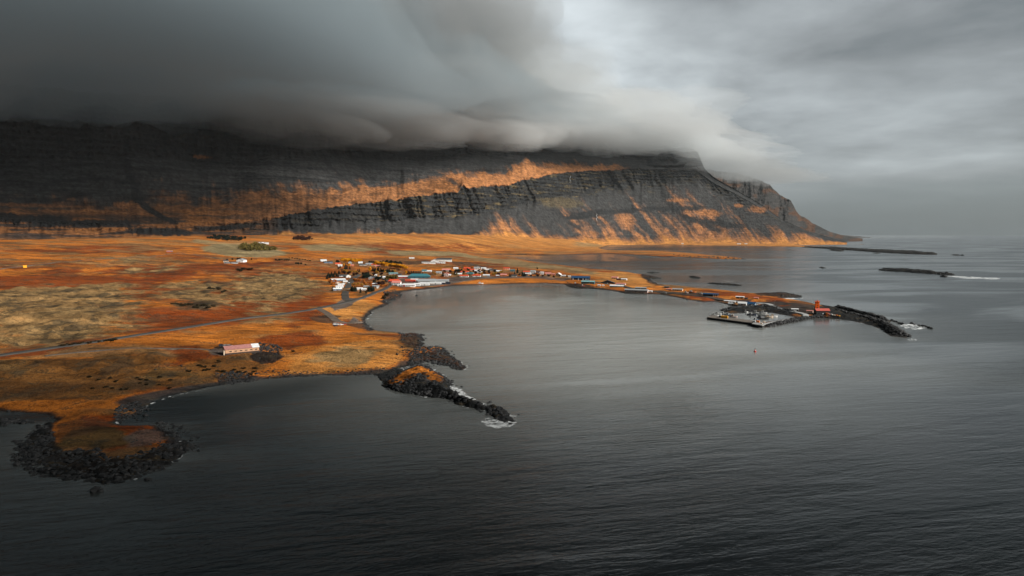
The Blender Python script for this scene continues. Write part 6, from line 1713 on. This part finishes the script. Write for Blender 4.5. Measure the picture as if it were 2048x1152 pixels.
def leaf_crown(m, cx, cy_, cz, rx, rz, n, size, r):
    cl = [(r.uniform(-.6, .6), r.uniform(-.6, .6), r.uniform(-.5, .6)) for _ in range(9)]
    for _ in range(n):
        c = r.choice(cl); d = Vector((r.gauss(0, 1), r.gauss(0, 1), r.gauss(0, 1))).normalized() * (r.random() ** .4) * .5
        p = Vector((cx + (c[0] + d.x) * rx, cy_ + (c[1] + d.y) * rx, cz + (c[2] + d.z) * rz))
        nrm = (d + Vector((r.gauss(0, .4), r.gauss(0, .4), .3 + r.gauss(0, .4)))).normalized(); q = nrm.to_track_quat('Z', 'Y').to_matrix(); s = size * r.uniform(.6, 1.3); b = len(m.v)
        m.v += [tuple(p + q @ Vector(v)) for v in ((-s, -s * .6, 0), (s * .2, -s, s * .2), (s, s * .5, 0), (-s * .3, s, -s * .15))]
        m.f.append((b, b + 1, b + 2, b + 3))
def make_leafy(seed, mat, h=7.0, wd=.42, name='broadleaf_tree', low=.25):
    r = random.Random(seed)
    o = bpy.data.objects.new(name, None); link(o)
    MB().tube(0, 0, -1.0, h * .55, .2, .1, 6).build('trunk', BARK, o)
    m = MB(); leaf_crown(m, 0, 0, h * (low + (1 - low) / 2), h * wd, h * (1 - low) * .52, 320, h * .125, r)
    me = bpy.data.meshes.new('crown'); me.from_pydata(m.v, [], m.f); me.materials.append(mat)
    link(bpy.data.objects.new('crown', me), o)
    return o
TP = {'con': ([make_conifer(i) for i in range(4)], 10.0), 'yel': ([make_leafy(10 + i, L_YELLOW, 7, .36) for i in range(3)], 7.0), 'gold': ([make_leafy(20 + i, L_GOLD, 6, .46) for i in range(2)], 6.0),
      'oli': ([make_leafy(30 + i, L_OLIVE, 7, .5) for i in range(2)], 7.0), 'rus': ([make_leafy(40 + i, L_RUST, 4, .6, 'bush', .05) for i in range(2)], 4.0), 'mar': ([make_leafy(50 + i, L_MAROON, 5, .55, 'bush', .05) for i in range(2)], 5.0),
      'dar': ([make_leafy(60 + i, L_CONIFER, 6, .5, 'broadleaf_tree', .08) for i in range(2)], 6.0), 'heath': ([make_leafy(70 + i, leafmat("heather", (0.022, 0.019, 0.012), (0.06, 0.045, 0.024)), 2.2, .9, 'bush', .0) for i in range(2)], 2.2)}
t_used = set()
def tree(kind, px, py, hpx, lab, cat, group=None, squeeze=1.0):
    protos, h0 = TP[kind]
    i = random.randrange(len(protos)); o = protos[i]
    if (kind, i) in t_used: o = copy_tree(o)
    t_used.add((kind, i))
    x, y, z, s = at_px(px, py)
    k = hpx * s / h0
    o.location = (x, y, z - .1); o.rotation_euler = (0, 0, random.uniform(0, 6.28)); o.scale = (k * squeeze * random.uniform(.9, 1.1), k * squeeze * random.uniform(.9, 1.1), k)
    return tag(o, lab, cat, group)
def row(kind, pts, where, noun, cat, group, squeeze=1.0):
    n = len(pts)
    for i, (px, py, h) in enumerate(sorted(pts)):
        lab = f"{ordn[i]} {noun.split()[-1] if len(where.split()) + len(noun.split()) > 12 else noun} from left {where}" if n > 1 else f"{noun} {where}"
        tree(kind, px, py, h, lab, cat, group, squeeze)
J = lambda a, k=1.0: a + random.uniform(-k, k)
def line_pts(x0, y0, x1, y1, n, h, jx=1.2, jy=.6): return [(J(lerp(x0, x1, i / max(n - 1, 1)), jx), J(lerp(y0, y1, i / max(n - 1, 1)), jy), h * random.uniform(.85, 1.2)) for i in range(n)]
row('con', [(654, 558, 9), (656.5, 553, 9), (660, 556, 10), (663.5, 552, 9), (667, 555, 9), (670, 549.5, 9), (673.5, 553, 8), (678, 548, 8)], "in the dark clump left of the wide street", "dark conifer", "tree", "conifers left of the wide street", 1.35)
row('con', [(690.5, 539, 13), (694, 538.5, 9), (699.5, 538, 7.5)], "in the tallest group in the upper village", "tall conifer", "tree", "tallest conifers of the upper village", .9)
row('con', [(676.5, 538.5, 7), (680, 536.5, 7), (684, 544, 7)], "in the loose group below the upper red roof", "dark conifer", "tree", "loose conifers of the upper village")
row('dar', [(675.5, 526.8, 7)], "standing right behind the upper-left red-roofed house", "round dark tree", "tree", None)
row('con', [(649.5, 521.5, 4.5)], "behind the upper-left white house", "small dark conifer", "tree", None, 1.3)
row('con', [(715.5, 543.5, 7), (718.5, 544.5, 9)], "of the pair above the orange gardens", "dark conifer", "tree", "conifer pair above the orange gardens", .9)
row('con', [(726.5, 555.5, 11), (730.5, 556.5, 13), (734, 556, 13), (737, 554.5, 12)], "in the big round clump in the village centre", "dark conifer", "tree", "big conifer clump in the village centre", 1.35)
row('con', [(702.5, 582, 11), (705.5, 583, 12.5), (708.8, 583, 12), (712, 582, 10.5)], "in the clump at the corner of the wide street", "dark conifer", "tree", "conifers at the corner of the wide street", 1.15)
row('con', [(721, 586, 10.5)], "standing alone between the two front clumps", "pointed dark conifer", "tree", None, 1.0)
row('con', [(732, 586.8, 8)], "in front of the small white-roofed house", "thin dark conifer", "tree", None, .9)
row('con', [(736.5, 582, 11), (740, 583, 13.5), (744, 583, 13), (747, 581.5, 10.5)], "in the right front clump above the main road", "dark conifer", "tree", "conifers of the right front clump", 1.2)
row('con', [(747, 566.5, 8.5), (750, 567, 9.5)], "of the pair behind the maroon bushes", "dark conifer", "tree", "conifer pair behind the maroon bushes", 1.1)
row('dar', [(752, 559.5, 7), (757, 561, 8), (761, 558.5, 7)], "in the dark group left of the big red roof", "broad dark tree", "tree", "dark trees left of the big red roof")
row('mar', [(757.5, 570, 7), (762, 571, 7.5), (766, 569, 7)], "in the maroon thicket by the road bend", "maroon bush", "bush", "maroon bushes by the road bend")
row('con', line_pts(746, 542.5, 786, 546.5, 15, 8.5), "in the long dark row under the yellow trees", "dark conifer", "tree", "long conifer row under the yellow trees", 1.35)
row('con', line_pts(816, 547.5, 844, 550, 9, 7.5, 1.5, 1), "in the short dark row above the teal hall", "dark conifer", "tree", "short conifer row above the teal hall", 1.3)
row('dar', line_pts(768, 527.3, 802, 528.2, 9, 6.2, 1, .4), "in the dark belt above the long yellow row", "bushy dark tree", "tree", "dark belt above the long yellow row", 1.1)
row('dar', line_pts(739, 525.2, 765, 526.0, 7, 3.4, 1, .4), "in the low dark hedge left of the dark belt", "low dark tree", "tree", "low dark hedge above the village", 1.3)
row('yel', line_pts(684, 524.3, 722, 525.2, 15, 6.6, 1, .5), "in the upper yellow row behind the white houses", "bright yellow tree", "tree", "upper yellow tree row", 1.4)
row('yel', line_pts(751, 531.0, 813, 539.4, 20, 8.0, 1, .5), "in the long yellow row above the dark conifers", "bright yellow tree", "tree", "long yellow tree row", 1.45)
row('yel', [(688, 534, 7), (698, 534, 6.5)], "of the two beside the tallest conifers", "yellow tree", "tree", "yellow trees beside the tallest conifers")
row('yel', [(740, 543.5, 9.5)], "left of the long dark conifer row", "tall yellow tree", "tree", None, .9)
row('gold', [(754, 548.5, 7), (770, 546.5, 5), (789, 545, 6), (801, 542, 5)], "in front of the long dark conifer row", "golden tree", "tree", "golden trees before the conifer row")
row('yel', [(812, 548, 6.5)], "between the two conifer rows", "yellow tree", "tree", None)
row('gold', [(848, 550.5, 5), (853, 550.8, 5)], "of the pair above the grey hall", "orange-yellow tree", "tree", "orange-yellow pair above the grey hall", 1.2)
row('oli', [(775, 560, 8), (783, 560.5, 9.5), (790, 559.5, 9)], "in the olive group behind the big red roof", "large olive tree", "tree", "olive trees behind the big red roof", 1.2)
row('gold', line_pts(689, 544.8, 713, 546.8, 6, 5), "in the golden gardens of the upper village", "golden tree", "tree", "golden trees of the upper village", 1.2)
row('rus', line_pts(710, 562.5, 742, 567.5, 7, 5, 2, 2), "on the orange mound between the streets", "orange bush", "bush", "orange bushes on the mound", 1.2)
row('gold', line_pts(706, 570, 730, 572.5, 5, 5, 1.5, 1), "along the foot of the orange mound", "golden bush", "bush", "golden bushes at the mound's foot", 1.2)
row('rus', [(661, 566, 6), (666, 570, 6), (670, 564, 5)], "left of the lower street houses", "orange bush", "bush", "orange bushes left of the street", 1.2)
row('rus', [(763, 573.5, 4), (769, 572.5, 4), (773, 573.5, 4)], "beside the road bend", "small orange bush", "bush", "orange bushes beside the road bend")
row('con', [(666, 577.5, 7.5), (664.5, 582, 6)], "left of the lowest street houses", "dark conifer", "tree", "conifers left of the lowest street houses")
row('con', [(886, 553, 10.5)], "beside the tall pink house", "dark conifer", "tree", None, 1.2)
row('dar', [(911, 544, 6), (916, 544.5, 7), (921, 544, 6.5)], "below the white house in the top row", "dark round tree", "tree", "dark trees below the top row")
row('con', [(965.5, 541.5, 6.5)], "in front of the top-row white house", "dark conifer", "tree", None, 1.3)
row('con', [(1035, 546, 11)], "right of the blue house, tallest on the right", "dark conifer", "tree", None, 1.1)
row('con', [(1019.5, 553.4, 8.5), (1022, 552, 6)], "between the orange house and the cream house", "dark conifer", "tree", "conifers beside the orange house")
row('con', [(1039.5, 550, 6), (1045, 552, 10), (1048.5, 553, 10)], "in the group left of the road fork", "dark conifer", "tree", "conifers left of the road fork", 1.15)
row('con', [(1029, 548, 6)], "behind the cream house", "small dark conifer", "tree", None)
row('dar', [(1075, 539, 4.4)], "alone on the pale field edge", "round dark tree", "tree", None)
row('gold', [(987, 551.5, 6), (992, 549.5, 6), (1000, 547, 5), (1004, 546, 5)], "in the group left of the orange house", "orange-yellow tree", "tree", "orange trees left of the orange house", 1.1)
row('rus', line_pts(903, 536, 945, 536.5, 6, 4.5, 3, 1), "above the top row of houses", "orange bush", "bush", "orange bushes above the top row", 1.2)
row('gold', [(866, 548.5, 5), (871, 550.5, 5), (905, 549, 5), (945, 548, 5), (964, 549.5, 5)], "scattered among the middle houses", "golden garden tree", "tree", "golden garden trees")
row('rus', [(1073, 549.5, 4), (1090, 551, 4), (1101, 552, 4)], "among the right-hand white houses", "orange bush", "bush", "orange bushes among the right-hand houses", 1.1)
row('mar', line_pts(888, 546, 1000, 548.5, 12, 4.5, 3, 2.5), "among the middle houses", "brown bare bush", "bush", "brown bushes among the middle houses", 1.2)
row('oli', line_pts(900, 551.5, 1010, 551, 10, 4.2, 3, 1.5), "behind the shore road gardens", "olive bush tree", "tree", "olive trees of the shore gardens", 1.3)
row('mar', line_pts(1036, 551.5, 1135, 555, 9, 3.8, 3, 1), "along the right-hand houses", "brown bare bush", "bush", "brown bushes by the right-hand houses", 1.3)
row('mar', line_pts(690, 549, 760, 553, 9, 5, 3, 2.5), "in the middle gardens of the village", "brown bare bush", "bush", "brown bushes of the middle gardens", 1.2)
row('dar', line_pts(925, 542, 1000, 545.5, 8, 4.6, 3, 1.6), "between the upper middle houses", "small dark tree", "tree", "dark trees between the upper middle houses", 1.1)
row('dar', [(454, 521.5, 3.5), (465, 520.5, 4), (476, 519.5, 4), (480, 519.5, 4.4), (487, 520, 4), (503, 520, 3.6)], "around the farm's white barn", "small dark tree", "tree", "dark trees round the farm", 1.1)
row('dar', line_pts(551, 521.2, 578, 521.0, 7, 3.2, 1, .3), "in the dark strip right of the farm", "low dark shrub", "bush", "dark strip right of the farm", 1.4)
row('dar', line_pts(579, 516.4, 620, 522.0, 9, 2.2, 1, .3), "in the thin dark hedge slanting to the village", "low dark shrub", "bush", "thin hedge slanting to the village", 1.6)
row('dar', [(592, 528.5, 4), (597, 529.5, 5), (602, 529, 4), (611, 530, 2.4)], "in the small thicket on the rust moor", "dark bush", "bush", "thicket on the rust moor", 1.3)
row('heath', line_pts(350, 612, 425, 616, 12, 4.5, 3, 3), "in the dark heather on the left moor", "heather bush", "bush", "heather bushes on the left moor", 1.3)
row('heath', line_pts(415, 577, 452, 584, 7, 3.5, 3, 3), "in the upper heather patch of the moor", "heather bush", "bush", "upper heather patch", 1.3)
row('heath', line_pts(475, 541, 500, 541, 5, 3.6, 2, 2), "below the farm on the moor", "heather bush", "bush", "heather below the farm", 1.4)
row('heath', line_pts(385, 735, 515, 742, 16, 3.8, 8, 9), "on the rough ground below the pink barn", "dark heather bush", "bush", "heather below the pink barn", 1.3)
row('heath', line_pts(120, 693, 230, 681, 16, 3.4, 3, 1), "in the dark fringe above the main road", "dark heather bush", "bush", "dark fringe above the main road", 1.3)
row('heath', line_pts(180, 770, 340, 760, 18, 3.3, 12, 18), "on the stony slope left of the near bay", "dark heather bush", "bush", "heather on the stony slope", 1.3)
row('heath', [(438, 724, 4.6), (586, 704, 4.2), (768, 598, 6), (774, 592, 6)], "of the four lone ones along the bays", "round dark bush", "bush", "lone dark bushes along the bays")
def wood(name, pix, n, h, mat):
    """A far plantation that reads as one mass."""
    W = place_many(pix)[:, :2]; a, b = W.min(0), W.max(0); r = random.Random(5); m = MB(); k = 0
    while k < n:
        q = (r.uniform(a[0], b[0]), r.uniform(a[1], b[1]))
        if poly_sd(np.array([q[0]]), np.array([q[1]]), W)[0] < 0: continue
        z = float(ground_h(np.array([q[0]]), np.array([q[1]]))[0]); hh = h * r.uniform(.6, 1.3)
        leaf_crown(m, q[0], q[1], z + hh * .5, hh * .6, hh * .5, 26, hh * .2, r); k += 1
    me = bpy.data.meshes.new(name); me.from_pydata(m.v, [], m.f); me.materials.append(mat)
    tag(link(bpy.data.objects.new(name, me)), kind='stuff')
wood('far_plantation', [(474, 496), (490, 490), (520, 490), (548, 499), (556, 501.5), (510, 502), (492, 502)], 170, 9, L_OLIVE)
wood('far_wood', [(412, 477.5), (430, 473), (460, 474), (490, 478), (480, 482), (440, 481)], 120, 8, L_CONIFER)
wood('far_thicket', [(582, 479), (595, 475), (620, 476), (627, 480), (600, 482)], 70, 8, L_MAROON)
# prototypes that no place asked for are removed
for kind, (ps, _) in TP.items():
    for i, o in enumerate(ps):
        if (kind, i) not in t_used:
            for ch in list(o.children): bpy.data.objects.remove(ch)
            bpy.data.objects.remove(o)
for k, o in C_PROTO.items():
    if k not in used_proto:
        for ch in list(o.children): bpy.data.objects.remove(ch)
        bpy.data.objects.remove(o)
